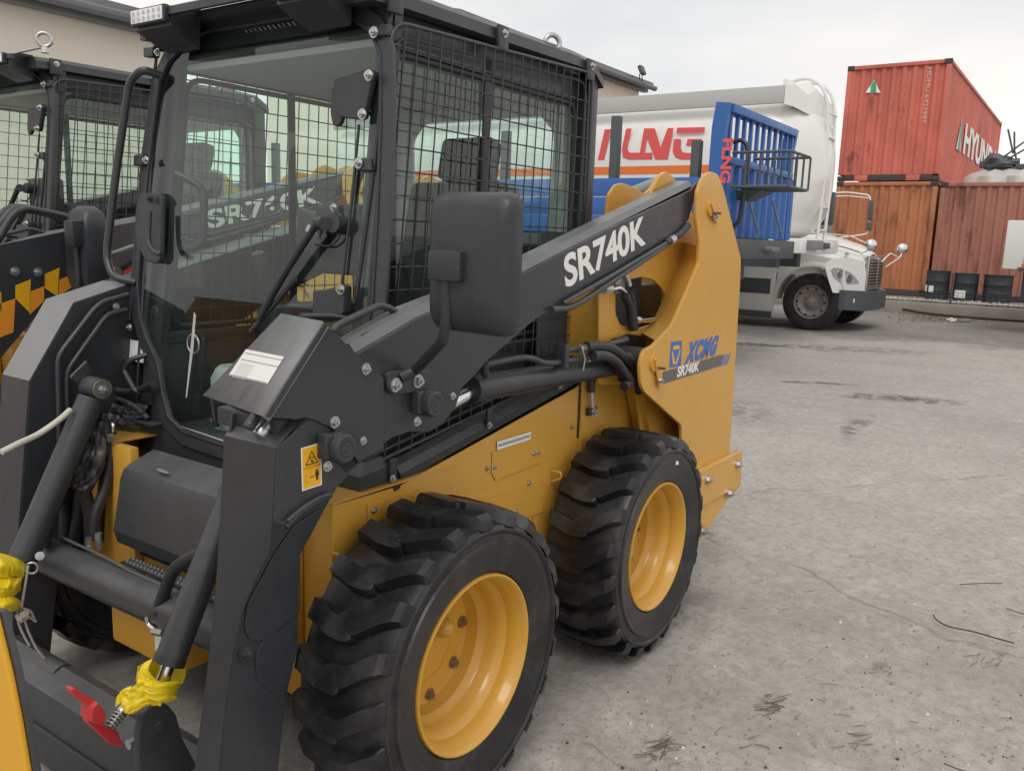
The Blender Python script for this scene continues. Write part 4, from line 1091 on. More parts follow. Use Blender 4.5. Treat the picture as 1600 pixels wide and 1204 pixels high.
    box('headliner', (.08, .425, 1.955), (1.05, 2*YC-.425, 1.975), LINER, root, .004)
    box('roof_beam', (.065, .43, 1.976), (.11, 2*YC-.43, 2.06), BLACKM, root, .01)
    # front visor with vent slots and two work lamps
    slots = []
    for i in range(22):
        y = .62+i*.0215
        slots.append([(y, -.078), (y+.012, -.072), (y+.012, -.040), (y, -.046)])
    f2 = [(p[1], p[0]) for p in ((.37, -.0), (.39, -.085), (.44, -.105), (1.21, -.105), (1.25, -.09), (1.28, -.0))]
    cu = plate_mesh([f2]+[[(b, a) for a, b in s_] for s_ in slots], .006, .001)
    for v in cu.vertices: v.co.z += (v.co.x+.02)*.45+2.115
    finish(cu); link('roof_visor', cu, BLACK, root)
    bm = bmesh.new(); add_box(bm, (-.108, .40, 2.062), (-.094, 1.25, 2.082)); bevel_bm(bm, .005); link('visor_lip', bm, BLACK, root)
    for s in (0, 1):
        f = lambda y: 2*YC-y if s else y
        ysx = sorted((f(.445), f(.615)))
        secs = [[(-.100, ysx[0], 2.035), (-.100, ysx[1], 2.035), (-.098, ysx[1], 2.088), (-.098, ysx[0], 2.088)], [(-.05, ysx[0]+.004, 2.010), (-.05, ysx[1]-.004, 2.010), (-.04, ysx[1], 2.10), (-.04, ysx[0], 2.10)], [(.0, ysx[0]+.01, 1.990), (.0, ysx[1]-.01, 1.990), (.0, ysx[1], 2.10), (.0, ysx[0], 2.10)]]
        loft('lamp_housing', secs, BLACK, root, sm=20)
        yc = sum(ysx)/2
        la = box('work_lamp', (-.118, yc-.084, 2.044), (-.1005, yc+.084, 2.090), BLACKM, root, .004)
        box('lamp_lens', (-.1215, yc-.076, 2.049), (-.1185, yc+.076, 2.085), LENS, la, .001)
        for r_ in range(2):
            for c_ in range(6):
                y = yc-.0625+c_*.025; z = 2.0585+r_*.0170
                cyl('lamp_reflector', (-.1226, y, z), (-.1217, y, z), .0062, STEEL, la, seg=10)
    # lifting eye and beacon
    p = at(863, 84, y=.385); q = at(863, 68, y=.385)
    bm = bmesh.new(); rr = .026
    ring = [q+Vector((math.cos(t)*rr*.82, -math.cos(t)*rr*.57, math.sin(t)*rr)) for t in [2*math.pi*i/28 for i in range(28)]]
    add_tube(bm, ring, .0085, 10, True); add_cyl(bm, (q.x, q.y, q.z-.052), (q.x, q.y, q.z-.028), .014, .010, 14)
    link('lifting_eye', bm, STEEL, root, smooth=50)
    q2 = mir(q); bm = bmesh.new(); add_tube(bm, [v+(q2-q) for v in ring], .0085, 10, True); add_cyl(bm, (q2.x, q2.y, q2.z-.052), (q2.x, q2.y, q2.z-.028), .014, .010, 14); link('lifting_eye', bm, STEEL, root, smooth=50)
    q = at(812, 66, y=.70); bm = bmesh.new(); add_lathe(bm, [(0, 0), (.05, .0), (.052, .01), (.05, .045), (.04, .052), (0, .054)], (q.x, q.y, q.z-.05), (0, 0, 1), 24); link('beacon', bm, ORBEACON, root)
    # ---- guards on the cab sides
    zb0 = at(622, 742, y=.345).z; a = at(612, 32, y=.345); b = at(926, 120, y=.345)
    wire_guard('side_guard', root, .345, .03, b.x, .862, 1.02, a.z, b.z+.01, 21, 16, .0023, 1)
    wire_guard('side_guard', root, 2*YC-.345, .03, b.x, .862, 1.02, a.z, b.z+.01, 21, 16, .0023, -1)
    # ---- rear wall with window
    hole = [(.52, 1.28), (.50, 1.85), (.56, 1.915), (1.12, 1.915), (1.18, 1.85), (1.16, 1.28)]
    plate_x('cab_rear_wall', [(.42, .85), (.42, 2.02), (1.26, 2.02), (1.26, .85)], 1.056, 1.075, LINER, root, holes=[hole], rounds=.03)
    bm = bmesh.new(); bm.faces.new([bm.verts.new((1.062, y, z)) for y, z in ((.48, 1.26), (.48, 1.93), (1.20, 1.93), (1.20, 1.26))]); link('rear_window', bm, GLASS, root, smooth=0)
    # ---- interior
    box('cab_floor', (-.08, .43, .82), (1.05, 1.25, .84), BLACKM, root, .004)
    def cushion(name, lo, hi, mtx=None, bv=.04):
        bm = bmesh.new(); add_box(bm, lo, hi); bmesh.ops.recalc_face_normals(bm, faces=bm.faces)
        bmesh.ops.bevel(bm, geom=bm.edges[:], offset=bv, segments=4, affect='EDGES', profile=.6)
        if mtx: bmesh.ops.transform(bm, matrix=mtx, verts=bm.verts)
        return link(name, bm, SEAT, root, smooth=60)
    cushion('seat_base', (.38, .60, 1.02), (.88, 1.08, 1.16))
    cushion('seat_back', (-.06, -.23, 0), (.07, .23, .56), Matrix.Translation((.86, .84, 1.12)) @ Matrix.Rotation(R(12), 4, 'Y'))
    cushion('headrest', (-.04, -.12, 0), (.05, .12, .16), Matrix.Translation((.98, .84, 1.68)) @ Matrix.Rotation(R(12), 4, 'Y'), .03)
    box('seat_pedestal', (.40, .62, .84), (.86, 1.06, 1.02), BLACKM, root, .02)
    for s in (-1, 1):
        yy = YC+s*.33
        box('arm_console', (.30, yy-.055, .86), (.85, yy+.055, 1.22), BLACKM, root, .03)
        tube('joystick', [(.34, yy, 1.20), (.32, yy, 1.27), (.29, yy, 1.33)], .014, BLACKM, root, seg=12)
        bm = bmesh.new(); add_lathe(bm, [(0, 0), (.018, 0), (.024, .03), (.026, .07), (.022, .10), (0, .11)], (.30, yy, 1.30), (-.3, 0, 1), 18); link('joystick_grip', bm, BLACKM, root)
        tube('grab_rail', [(.02, YC+s*.405, 1.40), (.06, YC+s*.33, 1.42), (.07, YC+s*.33, 1.60), (.02, YC+s*.405, 1.64)], .012, BLACKM, root, rad=.04, seg=12)
    # safety bar and pedals / washer bottle seen low through the glass
    bm = bmesh.new(); add_lathe(bm, [(0, 0), (.07, 0), (.075, .02), (.075, .16), (.06, .19), (.05, .2), (0, .2)], (.10, 1.08, .84), (0, 0, 1), 28); link('washer_bottle', bm, LINER, root)
    tube('foot_rest_bar', [(.0, .6, .86), (.0, .6, .95), (.0, 1.05, .95), (.0, 1.05, .86)], .012, BLACKM, root, rad=.04)
    cushion('dash_binnacle', (.02, .44, 1.36), (.10, .62, 1.55), Matrix.Translation((0, 0, 0)), .02)
    # display screen at the right post
    c = door_pt(487, 365, .03)
    mt = Matrix.Translation(c) @ Matrix.Rotation(R(-20), 4, 'Z') @ Matrix.Rotation(R(12), 4, 'X')
    box('display', (-.012, -.085, -.055), (.012, .085, .055), BLACKM, root, .008, mtx=mt)
    # wiper
    c = door_pt(512, 352, -.03)
    cyl('wiper_motor', c+Vector((-.01, -.03, .005)), c+Vector((.03, -.03, .0)), .024, BLACKM, root, bev=.004)
    cyl('wiper_hub', c+Vector((-.022, -.012, .004)), c+Vector((.0, .035, .004)), .017, BLACKM, root, bev=.004)
    tube('wiper_arm', [door_pt(496, 348, -.045), door_pt(480, 372, -.042), door_pt(440, 435, -.036), door_pt(405, 498, -.028)], .0105, BLACKM, root, sm=3, seg=10)
    tube('wiper_blade', [door_pt(462, 436, -.022), door_pt(425, 480, -.020), door_pt(392, 518, -.020)], .0075, BLACKM, root, seg=8)
    bm = bmesh.new(); add_cyl(bm, door_pt(484, 362, -.042), door_pt(489, 352, -.042), .013, None, 14); link('wiper_joint', bm, STEEL, root)
    tube('washer_hose', [door_pt(520, 322, -.018), door_pt(530, 345, -.018), door_pt(530, 370, -.018), door_pt(515, 384, -.018), door_pt(492, 382, -.018)], .0028, HOSE, root, sm=5)
    bolt(door_pt(522, 324, -.018), (-1, 0, 0), .008, root)
    # door hinges at the right post
    def block(name, pts, off0, off1, mat, rounds=.01):
        me = plate_mesh([[(-door_pt(*q).y, door_pt(*q).z) for q in pts]], off1-off0, .004, rounds)
        me.transform(Matrix.Translation(((off0+off1)/2, 0, 0)) @ YZ); finish(me, 40)
        return shear_front(link(name, me, mat, root))
    block('hinge_cover', [(536, 128), (548, 124), (592, 110), (597, 118), (582, 188), (575, 190), (545, 186), (538, 176)], -.034, -.013, BLACKM)
    block('hinge_cover', [(528, 140), (540, 130), (545, 190), (538, 200), (530, 198), (526, 180)], -.024, -.010, BLACKM)
    block('hinge_cover', [(508, 452), (525, 452), (556, 444), (556, 490), (508, 492)], -.045, -.013, BLACKM)
    for q in ((586, 51), ): 
        block('guard_bracket', [(578, 44), (616, 40), (614, 58), (588, 60)], -.022, -.001, BLACK, .004)
        bolt(door_pt(585, 51, -.023), (-1, 0, 0), .0105, root)
    block('guard_bracket', [(563, 248), (588, 248), (590, 268), (566, 268)], -.022, -.001, BLACK, .004)
    for q, off in (((561, 255), -.024), ((577, 118), -.036), ((567, 179), -.036), ((533, 452), -.047)):
        bolt(door_pt(*q, off), (-1, 0, 0), .0105, root)
    # rod beside the near post
    tube('hinge_rod', [door_pt(604, 62, -.006), door_pt(586, 250, -.006), door_pt(557, 462, -.006)], .006, BLACKM, root)
    tube('hinge_rod', [door_pt(561, 195, -.014), door_pt(551, 300, -.014), door_pt(534, 446, -.014)], .004, BLACKM, root)
    # far-side bits: guard hinge rod, clips, bolts
    tube('hinge_rod', [door_pt(247, 65, -.01), door_pt(242, 110, -.01), door_pt(222, 250, -.01), door_pt(203, 500, -.01)], .005, BLACKM, root)
    block('guard_bracket', [(237, 77), (252, 76), (252, 92), (237, 92)], -.03, -.004, BLACKM, .004)
    block('guard_bracket', [(222, 243), (236, 242), (235, 260), (221, 260)], -.03, -.004, BLACKM, .004)
    for q in ((247, 82), (229, 250), (203, 511)): bolt(door_pt(*q, -.031), (-1, 0, 0), .009, root)
    # outer grab handle and door latch
    tube('grab_handle', [door_pt(250, 118, -.01), door_pt(222, 108, -.06), door_pt(202, 128, -.06), door_pt(180, 280, -.06), door_pt(166, 400, -.06), door_pt(176, 434, -.06), door_pt(212, 441, -.01)], .0125, BLACK, root, rad=.05, seg=14)
    block('door_latch', [(232, 303), (262, 301), (266, 312), (264, 405), (258, 412), (240, 408), (226, 380), (224, 335)], -.030, -.013, BLACKM, .012)
    tube('latch_lever', [door_pt(234, 330, -.055), door_pt(232, 375, -.060), door_pt(240, 392, -.060), door_pt(252, 397, -.060)], .008, BLACKM, root, sm=3)
    bolt(door_pt(236, 311, -.043), (-1, 0, 0), .010, root, mat=BLACKM)
    tube('grab_handle', [door_pt(230, 554, -.01), door_pt(202, 562, -.05), door_pt(193, 578, -.05), door_pt(213, 614, -.05), door_pt(238, 608, -.01)], .0085, BLACK, root, rad=.03, seg=12)
    quad('notice_sheet', [door_pt(199, 529, -.004), door_pt(227, 535, -.004), door_pt(224, 567, -.004), door_pt(197, 561, -.004)], WFILM, root)
    quad('notice_code', [door_pt(219, 540, -.005), door_pt(224, 541, -.005), door_pt(223, 547, -.005), door_pt(218.5, 546, -.005)], MGREY, root)
    # breather ring and hanging strap in the glass
    c = door_pt(302, 537, -.012)
    bm = bmesh.new(); add_tube(bm, [c+Vector((0, math.cos(t)*.028, math.sin(t)*.028)) for t in [2*math.pi*i/32 for i in range(32)]], .0035, 8, True); link('lock_ring', bm, STEEL, root, smooth=60)
    bm = bmesh.new(); add_lathe(bm, [(0, 0), (.024, 0), (.026, .008), (0, .01)], c+Vector((.006, 0, 0)), (-1, 0, 0), 28); link('lock_knob', bm, BLACKM, root)
    bm = bmesh.new(); V = [door_pt(*q, -.030) for q in ((303, 487), (306, 492), (302, 545), (292, 620), (290, 622), (298, 540))]
    bm.faces.new([bm.verts.new(p) for p in V]); link('hanging_strap', bm, LINER, root, smooth=0)

def build_front(root):
    # ---- far lift arm
    yi, yo = 1.390, 1.555
    prof = pix([(116, 473), (47, 595), (40, 690), (30, 830), (22, 960), (15, 1080), (12, 1180), (70, 1180), (75, 1060), (85, 960), (100, 800), (118, 660), (235, 640), (300, 560), (420, 470), (560, 400), (560, 330), (205, 443)], y=yi)
    OUTL = [(p.x, p.z) for p in prof]
    # top slopes up to the tower like the near arm
    plate_y('lift_arm', OUTL, yi, yi+.010, BLACK, root, bev=.002)
    plate_y('lift_arm', OUTL, yo-.010, yo, BLACK, root, bev=.002)
    for nm_, fr, m_ in (('arm_front_plate', [OUTL[-1]]+OUTL[:2], BLACK_SHEEN), ('leg_front_plate', OUTL[1:7], BLACK)):
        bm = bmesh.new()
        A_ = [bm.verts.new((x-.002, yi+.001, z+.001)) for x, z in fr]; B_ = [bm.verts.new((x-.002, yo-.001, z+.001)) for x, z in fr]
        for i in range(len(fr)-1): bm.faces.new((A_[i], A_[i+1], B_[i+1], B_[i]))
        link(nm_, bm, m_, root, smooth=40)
    # upper part of the far arm up to its tower
    A1 = Vector((OUTL[-1][0], 0, OUTL[-1][1])); 
    top2 = [(A1.x, A1.z), (1.55, 1.72), (1.50, 1.60), (A1.x+.1, A1.z-.10)]
    plate_y('lift_arm', top2, yi+.012, yo-.012, BLACK, root, bev=.01)
    tube('arm_slot_rail', [at(118, 462, y=1.50), at(160, 449, y=1.50), at(200, 437, y=1.50)], .004, BLACKM, root)
    for L_ in ([(201, 460), (160, 472), (146, 484), (90, 557), (92, 640), (94, 760)], [(198, 484), (170, 490), (158, 504), (104, 580), (106, 660), (108, 760)]):
        tube('arm_pipe', pix(L_, y=1.365), .0085, BLACK, root, rad=.03, seg=10)
    bolt(at(181, 479, y=1.37), (0, -1, 0), .009, root)
    # ---- tilt cylinders
    def tilt(A, B, r, tag_):
        d = (B-A).normalized(); L_ = (B-A).length
        cyl('tilt_cylinder', A, B, r, CHAR, root, seg=36, bev=.003)
        for t in (.02, .58, .66):
            p = A+d*L_*t; cyl('cylinder_band', p-d*.0015, p+d*.0015, r+.0008, BLACK, root, seg=36)
        return d
    A = at(143, 622, y=1.235); B = at(22, 905, y=1.235)
    d = tilt(A, B, .0385, 0)
    # top eye
    c = at(148, 605, y=1.235)
    cyl('cylinder_eye', (c.x, 1.20, c.z), (c.x, 1.27, c.z), .031, CHAR, root, seg=32, bev=.003)
    cyl('pivot_cap', (c.x, 1.190, c.z), (c.x, 1.1995, c.z), .0285, TRUNKP2, root, seg=40, bev=.004); bolt((c.x, 1.190, c.z), (0, -1, 0), .013, root)
    plate_y('pivot_bracket', pix([(114, 590), (140, 564), (146, 580), (132, 606)], y=1.25), 1.262, 1.275, CHAR, root, rounds=.004)
    A2 = at(362, 780, y=.45); B2 = at(264, 1034, y=.45); dd = (B2-A2).normalized()
    A2 = A2-dd*.22
    tilt(A2, B2, .0345, 1)
    cyl('cylinder_gland', B2-dd*.012, B2+dd*.004, .036, BLACKM, root, seg=36, bev=.002)
    cyl('tilt_rod', B2, B2+dd*.12, .017, CHROME, root, seg=20)
    cyl('tilt_rod', B, B+d*.14, .018, CHROME, root, seg=20)
    # ---- cross tube between the arms and hoses on it
    T0 = at(75, 872, x=-.41); T1 = at(345, 975, x=-.41)
    T0 = Vector((-.41, 1.36, .488)); T1 = Vector((-.41, .31, .500))
    cyl('cross_tube', T0, T1, .052, CHAR, root, seg=40)
    for (L_, r_, xx, m_) in (
        ([(330, 862), (300, 870), (272, 890), (255, 930), (246, 955)], .016, -.44, HOSE),
        ([(240, 600), (215, 610), (190, 612), (160, 602)], .012, -.12, HOSE), ([(232, 655), (210, 635), (180, 622), (150, 618)], .010, -.12, HOSE),
        ([(165, 660), (168, 700), (160, 760), (156, 845)], .0125, -.26, WRAP),
        ):
        tube('hydraulic_hose', pix(L_, x=xx), r_, m_, root, sm=6, seg=12)
    for (L_, r_, yy, m_) in (([(124, 752), (108, 746), (88, 764), (74, 800), (68, 850)], .021, 1.27, WRAP), ([(112, 748), (128, 762), (140, 800), (142, 842)], .020, 1.25, WRAP),
        ([(150, 640), (142, 690), (134, 745), (122, 800), (112, 850)], .020, 1.32, HOSE), ([(88, 770), (100, 800), (98, 850)], .016, 1.33, HOSE), ([(176, 700), (165, 760), (150, 800), (146, 840)], .017, 1.22, WRAP)):
        tube('hydraulic_hose', pix(L_, y=yy), r_, m_, root, sm=6, seg=14)
    crumple('hose_sleeve', [at(150, 655, y=1.24), at(146, 700, y=1.24), at(134, 745, y=1.24), at(120, 760, y=1.25)], [.026, .034, .030, .024], WRAP, root, 7, .5, 30, 34)
    tube('steel_elbow', pix([(172, 660), (177, 664), (177, 674)], x=-.265), .006, CHROME, root, sm=4)
    cyl('hose_fitting', at(174, 680, x=-.265), at(172, 688, x=-.265), .010, STEEL, root, seg=8)
    for c in ((138, 846), (154, 838), (140, 858), (155, 850)):
        cyl('hose_fitting', at(c[0], c[1]-6, x=-.37), at(c[0], c[1]+5, x=-.37), .0095, STEEL, root, seg=6)
    tube('steel_pipe', pix([(95, 838), (120, 850), (160, 868), (200, 890), (240, 908), (290, 930)], x=-.40), .0045, DGREY, root, sm=3)
    tube('steel_elbow', pix([(230, 962), (233, 975), (243, 984)], x=-.46), .007, CHROME, root, sm=4)
    cyl('cylinder_port', at(240, 985, x=-.46), at(256, 988, x=-.46), .011, STEEL, root, seg=6)
    cyl('port_collar', at(246, 950, x=-.45), at(246, 957, x=-.45), .019, BLACKM, root)
    # serrated foot steps behind the tube
    for (x_, z_) in ((-.335, .515), (-.275, .525)):
        st = box('foot_step', (x_, .55, z_-.006), (x_+.045, 1.05, z_), BLACKM, root, .001)
        bm = bmesh.new()
        for i in range(28):
            for j in range(2):
                add_cyl(bm, (x_+.013+j*.02, .562+i*.0175, z_), (x_+.013+j*.02, .562+i*.0175, z_+.006), .0055, .0035, 6)
        o = link('step_studs', bm, MGREY, st, smooth=0); o['kind'] = 'stuff'
    box('step_web', (-.345, .56, .47), (-.335, 1.06, .508), BLACKM, root, .002)
    # folded black covers and caps beside the cab corner
    box('filler_cap', tuple(at(238, 668, x=-.14)), tuple(at(216, 650, x=-.10)), BLACKM, root, .006)
    crumple('hose_sleeve', [at(140, 655, x=-.22), at(160, 690, x=-.22), at(140, 735, x=-.22)], [.03, .034, .03, .025], WRAP, root, 3, .5)
    crumple('hose_sleeve', [at(235, 645, x=-.10), at(200, 650, x=-.12), at(172, 640, x=-.16)], [.022, .03, .03, .02], WRAP, root, 5, .5)
    # white plastic tube
    tube('drain_tube', [at(110, 640, x=-.36), at(92, 656, x=-.40), at(60, 678, x=-.46), at(30, 692, x=-.52), at(2, 706, x=-.57)], .0085, WHITEH, root, sm=4, seg=12)
    # ---- quick coupler at the bottom
    bm = bmesh.new()
    secs = []
    for y in (.34, 1.42):
        secs.append([(-.47, y, .235), (-.50, y, .245), (-.575, y, .215), (-.60, y, .10), (-.56, y, .05), (-.48, y, .06)])
    loft('coupler_frame', secs, CHAR, root, sm=25)
    box('coupler_edge', (-.606, .34, .03), (-.596, 1.44, .13), BLACKM, root, .002)
    c = at(258, 1150, y=.50)
    plate_y('coupler_lug', pix([(218, 1215), (216, 1150), (222, 1115), (240, 1098), (262, 1100), (276, 1116), (284, 1150), (310, 1200), (310, 1230), (218, 1230)], y=.42), .42, .44, CHAR, root, bev=.003, rounds=.01)
    c = at(248, 1134, y=.42); cyl('lug_pin', (c.x, .414, c.z), (c.x, .52, c.z), .012, CHAR, root)
    a = at(90, 1052, x=-.50); cyl('lug_boss', (a.x, a.y-.03, a.z), (a.x, a.y+.06, a.z), .036, CHAR, root, bev=.004)
    bm = bmesh.new()
    cyl('washer_stack', at(200, 1163, y=.46), at(218, 1154, y=.46), .012, STEEL, root, seg=8)
    # red locking lever
    def lev(L_, y, nm='lock_lever'):
        return plate_y(nm, pix(L_, y=y), y-.012, y+.012, REDP, root, bev=.002)
    yl = .60
    lev([(106, 1075), (112, 1072), (144, 1090), (150, 1110), (155, 1128), (180, 1140), (190, 1165), (170, 1160), (133, 1126), (134, 1100), (108, 1082)], yl)
    plate_y('lock_lever_web', pix([(144, 1092), (156, 1106), (154, 1128), (134, 1122), (136, 1100)], y=yl-.005), yl-.03, yl+.02, REDP, root, bev=.002)
    S0, S1 = at(172, 1134, y=yl-.01), at(190, 1112, y=yl-.01)
    hel = []; dS = S1-S0; d_, u_, v_ = frame_for(dS)
    for i in range(90):
        t = i/89; th = t*2*math.pi*4.5
        hel.append(S0+dS*t+(u_*math.cos(th)+v_*math.sin(th))*.0125)
    bm = bmesh.new(); add_tube(bm, hel, .0026, 8); link('lever_spring', bm, STEEL, root, smooth=60)
    cyl('spring_rod', S0, S1+dS*.2, .006, STEEL, root)
    cyl('spring_seat', S1, S1+dS.normalized()*.012, .014, STEEL, root)

def sheet(name, rows, mat, root, seed=0, amp=.004, nu=26, nv=26, th=.0012):
    """thin creased film through a grid of control points"""
    R_ = [smooth_path(r, 8) for r in rows]
    n = min(len(r) for r in R_); cols = [smooth_path([r[int(k*(len(r)-1)/(n-1))] for r in R_], 8) for k in range(n)]
    bm = bmesh.new(); V = []
    for a, c in enumerate(cols):
        L = []
        for b, p in enumerate(c):
            q = Vector((a*.13, b*.13, seed*3.1))
            rid = 1-2*abs(noise.noise(q*1.3)); rid2 = 1-2*abs(noise.noise(Vector((a*.35, b*.10, seed*5.))))
            d = amp*(rid*.9+rid2*.8+.4*noise.noise(q*4))
            L.append(bm.verts.new(p+Vector((-.55*d, -.8*d, .35*d))))
        V.append(L)
    m = min(len(l) for l in V)
    for a in range(len(V)-1):
        for b in range(m-1): bm.faces.new((V[a][b], V[a+1][b], V[a+1][b+1], V[a][b+1]))
    o = link(name, bm, mat, root, smooth=38)
    s = o.modifiers.new('thickness', 'SOLIDIFY'); s.thickness = th
    return o
def build_film(root):
    # yellow film wound round the rod ends and knotted
    A = lambda L: [at(a, b, y=c) for a, b, c in L]
    F = 'protective_film'
    # back of the collar, then left and right straps
    sheet(F, [A([(216, 1040, .48), (240, 1028, .50), (268, 1030, .50), (292, 1042, .47)]), A([(212, 1062, .48), (240, 1072, .50), (268, 1072, .50), (288, 1064, .47)])], TAPE, root, 1)
    sheet(F, [A([(238, 1028, .41), (224, 1036, .43), (214, 1054, .44)]), A([(232, 1046, .405), (222, 1054, .42), (216, 1066, .43)]), A([(250, 1068, .405), (236, 1074, .41), (222, 1078, .42)])], TAPE, root, 2, .003)
    sheet(F, [A([(292, 1036, .445), (290, 1056, .44), (276, 1068, .42), (252, 1068, .405), (230, 1058, .41)]), A([(290, 1046, .44), (286, 1064, .43), (272, 1076, .41), (250, 1076, .40), (226, 1066, .41)])], TAPE, root, 3, .003)
    for k in range(4):
        dy = k*5.5
        crumple(F, A([(214+k*2, 1064+dy*.7, .425), (236, 1070+dy, .405), (258, 1071+dy, .402), (280-k*2, 1066+dy*.9, .42)]), [.004, .0085, .008, .0035], TAPE, root, k+2, .35, 18, 26)
    crumple(F, A([(250, 1082, .43), (240, 1086, .43), (230, 1092, .43)]), [.020, .024, .014], TAPE, root, 5, .25, 24, 20)
    sheet(F, [A([(222, 1064, .41), (246, 1072, .405), (272, 1084, .41), (279, 1090, .42)]), A([(208, 1072, .42), (232, 1086, .41), (250, 1094, .41), (262, 1096, .42)]), A([(196, 1082, .43), (212, 1096, .415), (226, 1102, .415), (236, 1098, .42)]), A([(188, 1088, .44), (192, 1108, .42), (200, 1114, .415), (207, 1114, .42)])], TAPE, root, 6, .005)
    sheet(F, [A([(206, 1070, .44), (192, 1076, .45), (182, 1088, .46)]), A([(206, 1084, .43), (194, 1092, .44), (180, 1104, .455)])], TAPE, root, 7, .003)
    # far side
    sheet(F, [A([(-20, 862, 1.20), (4, 864, 1.19), (28, 872, 1.19), (40, 880, 1.20)]), A([(-20, 880, 1.15), (6, 882, 1.14), (26, 886, 1.15), (40, 892, 1.17)]), A([(-20, 905, 1.16), (8, 902, 1.15), (24, 900, 1.16), (38, 902, 1.18)])], TAPE, root, 8, .006)
    sheet(F, [A([(-20, 900, 1.17), (8, 900, 1.16), (26, 902, 1.17), (36, 900, 1.18)]), A([(-20, 915, 1.14), (6, 918, 1.13), (24, 914, 1.14), (34, 908, 1.17)]), A([(-20, 940, 1.16), (6, 936, 1.15), (22, 930, 1.16), (32, 922, 1.18)])], TAPE, root, 9, .006)
    sheet(F, [A([(-20, 934, 1.15), (6, 932, 1.14), (22, 932, 1.15), (32, 938, 1.17)]), A([(-20, 946, 1.13), (6, 946, 1.12), (22, 944, 1.13), (32, 946, 1.16)]), A([(-20, 962, 1.15), (4, 958, 1.14), (18, 954, 1.15), (28, 954, 1.17)])], TAPE, root, 10, .004)
    for L_ in ([(44, 884), (40, 910), (36, 935), (34, 955), (44, 962), (56, 970)], [(34, 955), (28, 965), (34, 985), (46, 1008)], [(36, 958), (44, 985), (56, 1010), (70, 1028)], [(36, 950), (48, 955), (54, 968)]):
        tube('binding_cord', pix(L_, y=1.16), .0035, ROPE, root, sm=5, seg=8)
    crumple('cord_knot', [at(30, 955, y=1.15), at(36, 960, y=1.15), at(40, 966, y=1.15)], [.010, .014, .010], ROPE, root, 3, .4, 14, 10)
    c = at(50, 887, y=1.17); bm = bmesh.new(); add_tube(bm, [c+Vector((math.cos(t)*.012, -math.cos(t)*.008, math.sin(t)*.016)) for t in [2*math.pi*i/20 for i in range(20)]], .0035, 8, True); link('linch_ring', bm, STEEL, root, smooth=60)
    bolt(at(62, 868, y=1.17), (-.4, -.9, .3), .009, root)
paint_grey = paint('pale_print', (.55, .55, .55), .5, 0, 0)
TRUNKP2 = paint('olive_cap_paint', (.13, .125, .10), .5, .2, .2)
LOADER = build_loader(); build_cab(LOADER); build_front(LOADER); build_film(LOADER)

# ------------------------------------------------------------------ second loader: copy of the visible parts, then its own marks
def children_map():
    m = {}
    for o in list(COL.objects):
        if o.parent is not None: m.setdefault(o.parent.name, []).append(o)
    return m
CM = children_map()
SKIP = ('model_lettering', 'maker_', 'emblem', 'model_band', 'band_stripe', 'notice_', 'coupling_hood', 'hydraulic_coupler', 'coupler_', 'warning_', 'decal_', 'protective_film', 'binding_cord', 'cord_knot', 'lock_lever', 'drain_tube', 'mirror_', 'lever_spring', 'spring_', 'linch_', 'lamp_reflector', 'washer_stack', 'hanging_strap', 'filler', 'display', 'lock_ring', 'lock_knob', 'arm_front_plate')
def copy_tree(o, parent):
    c = o.copy(); COL.objects.link(c); c.parent = parent
    for ch in CM.get(o.name, []):
        if not ch.name.startswith(SKIP): copy_tree(ch, c)
    return c
L2 = LOADER.copy(); COL.objects.link(L2)
L2['label'] = 'second skid steer loader marked SR760K with orange hazard chevrons, parked behind at the left edge'
for ch in CM[LOADER.name]:
    if not ch.name.startswith(SKIP): copy_tree(ch, L2)
OFF = Vector((.085, 2.02, 0)); SC = 1.10; SX = 1.24
L2.scale = (SX, SC, SC); L2.location = (.5*SX+OFF.x, YC*SC+OFF.y, 0)
def w2(p): return Vector((p[0]*SX+OFF.x, p[1]*SC+OFF.y, p[2]*SC))     # loader space to the second loader's place
y2 = .135*SC+OFF.y-.002
L2g = L2
ta, tb, tu = w2(at(886, 449, y=.133)), w2(at(1013, 380, y=.133)), w2(at(884, 409, y=.133))
for v_ in (ta, tb, tu): v_.y = y2
text_obj('model_lettering', 'SR760K', ta, tb-ta, tu-ta, (tu-ta).length*1.0, WFILM, L2, bold=.028, width=(tb-ta).length)
q = at(69, 62, y=2.46); bm = bmesh.new()
add_tube(bm, [q+Vector((math.cos(t)*.022, -math.cos(t)*.015, math.sin(t)*.026)) for t in [2*math.pi*i/28 for i in range(28)]], .0075, 10, True); add_cyl(bm, (q.x, q.y, q.z-.052), (q.x, q.y, q.z-.028), .016, .012, 14); link('lifting_eye', bm, STEEL, L2, smooth=50)
# hazard chevrons on the front arm plate
yd = y2-.003
hz = plate_y('arm_side_plate', pix([(-60, 395), (108, 360), (128, 400), (122, 470), (60, 490), (0, 560), (-90, 700)], y=yd+.003), yd+.001, yd+.006, BLACK, L2)
for L_, m_ in (([(24, 446), (48, 436), (46, 488), (24, 466)], YFILM), ([(70, 428), (93, 418), (90, 463), (70, 450)], YFILM), ([(0, 456), (2, 456), (2, 485), (0, 485)], YFILM),
               ([(1, 474), (24, 466), (21, 519), (0, 527), (-10, 530), (-10, 478)], OFILM), ([(48, 455), (69, 447), (69, 470), (46, 492)], OFILM), ([(93, 437), (108, 430), (112, 449), (91, 463)], OFILM)):
    quad('hazard_chevron', pix(L_, y=yd-.0006), m_, L2)
for q in ((23, 424), (59, 425)): bolt(at(*q, y=yd), (0, -1, 0), .013, L2)
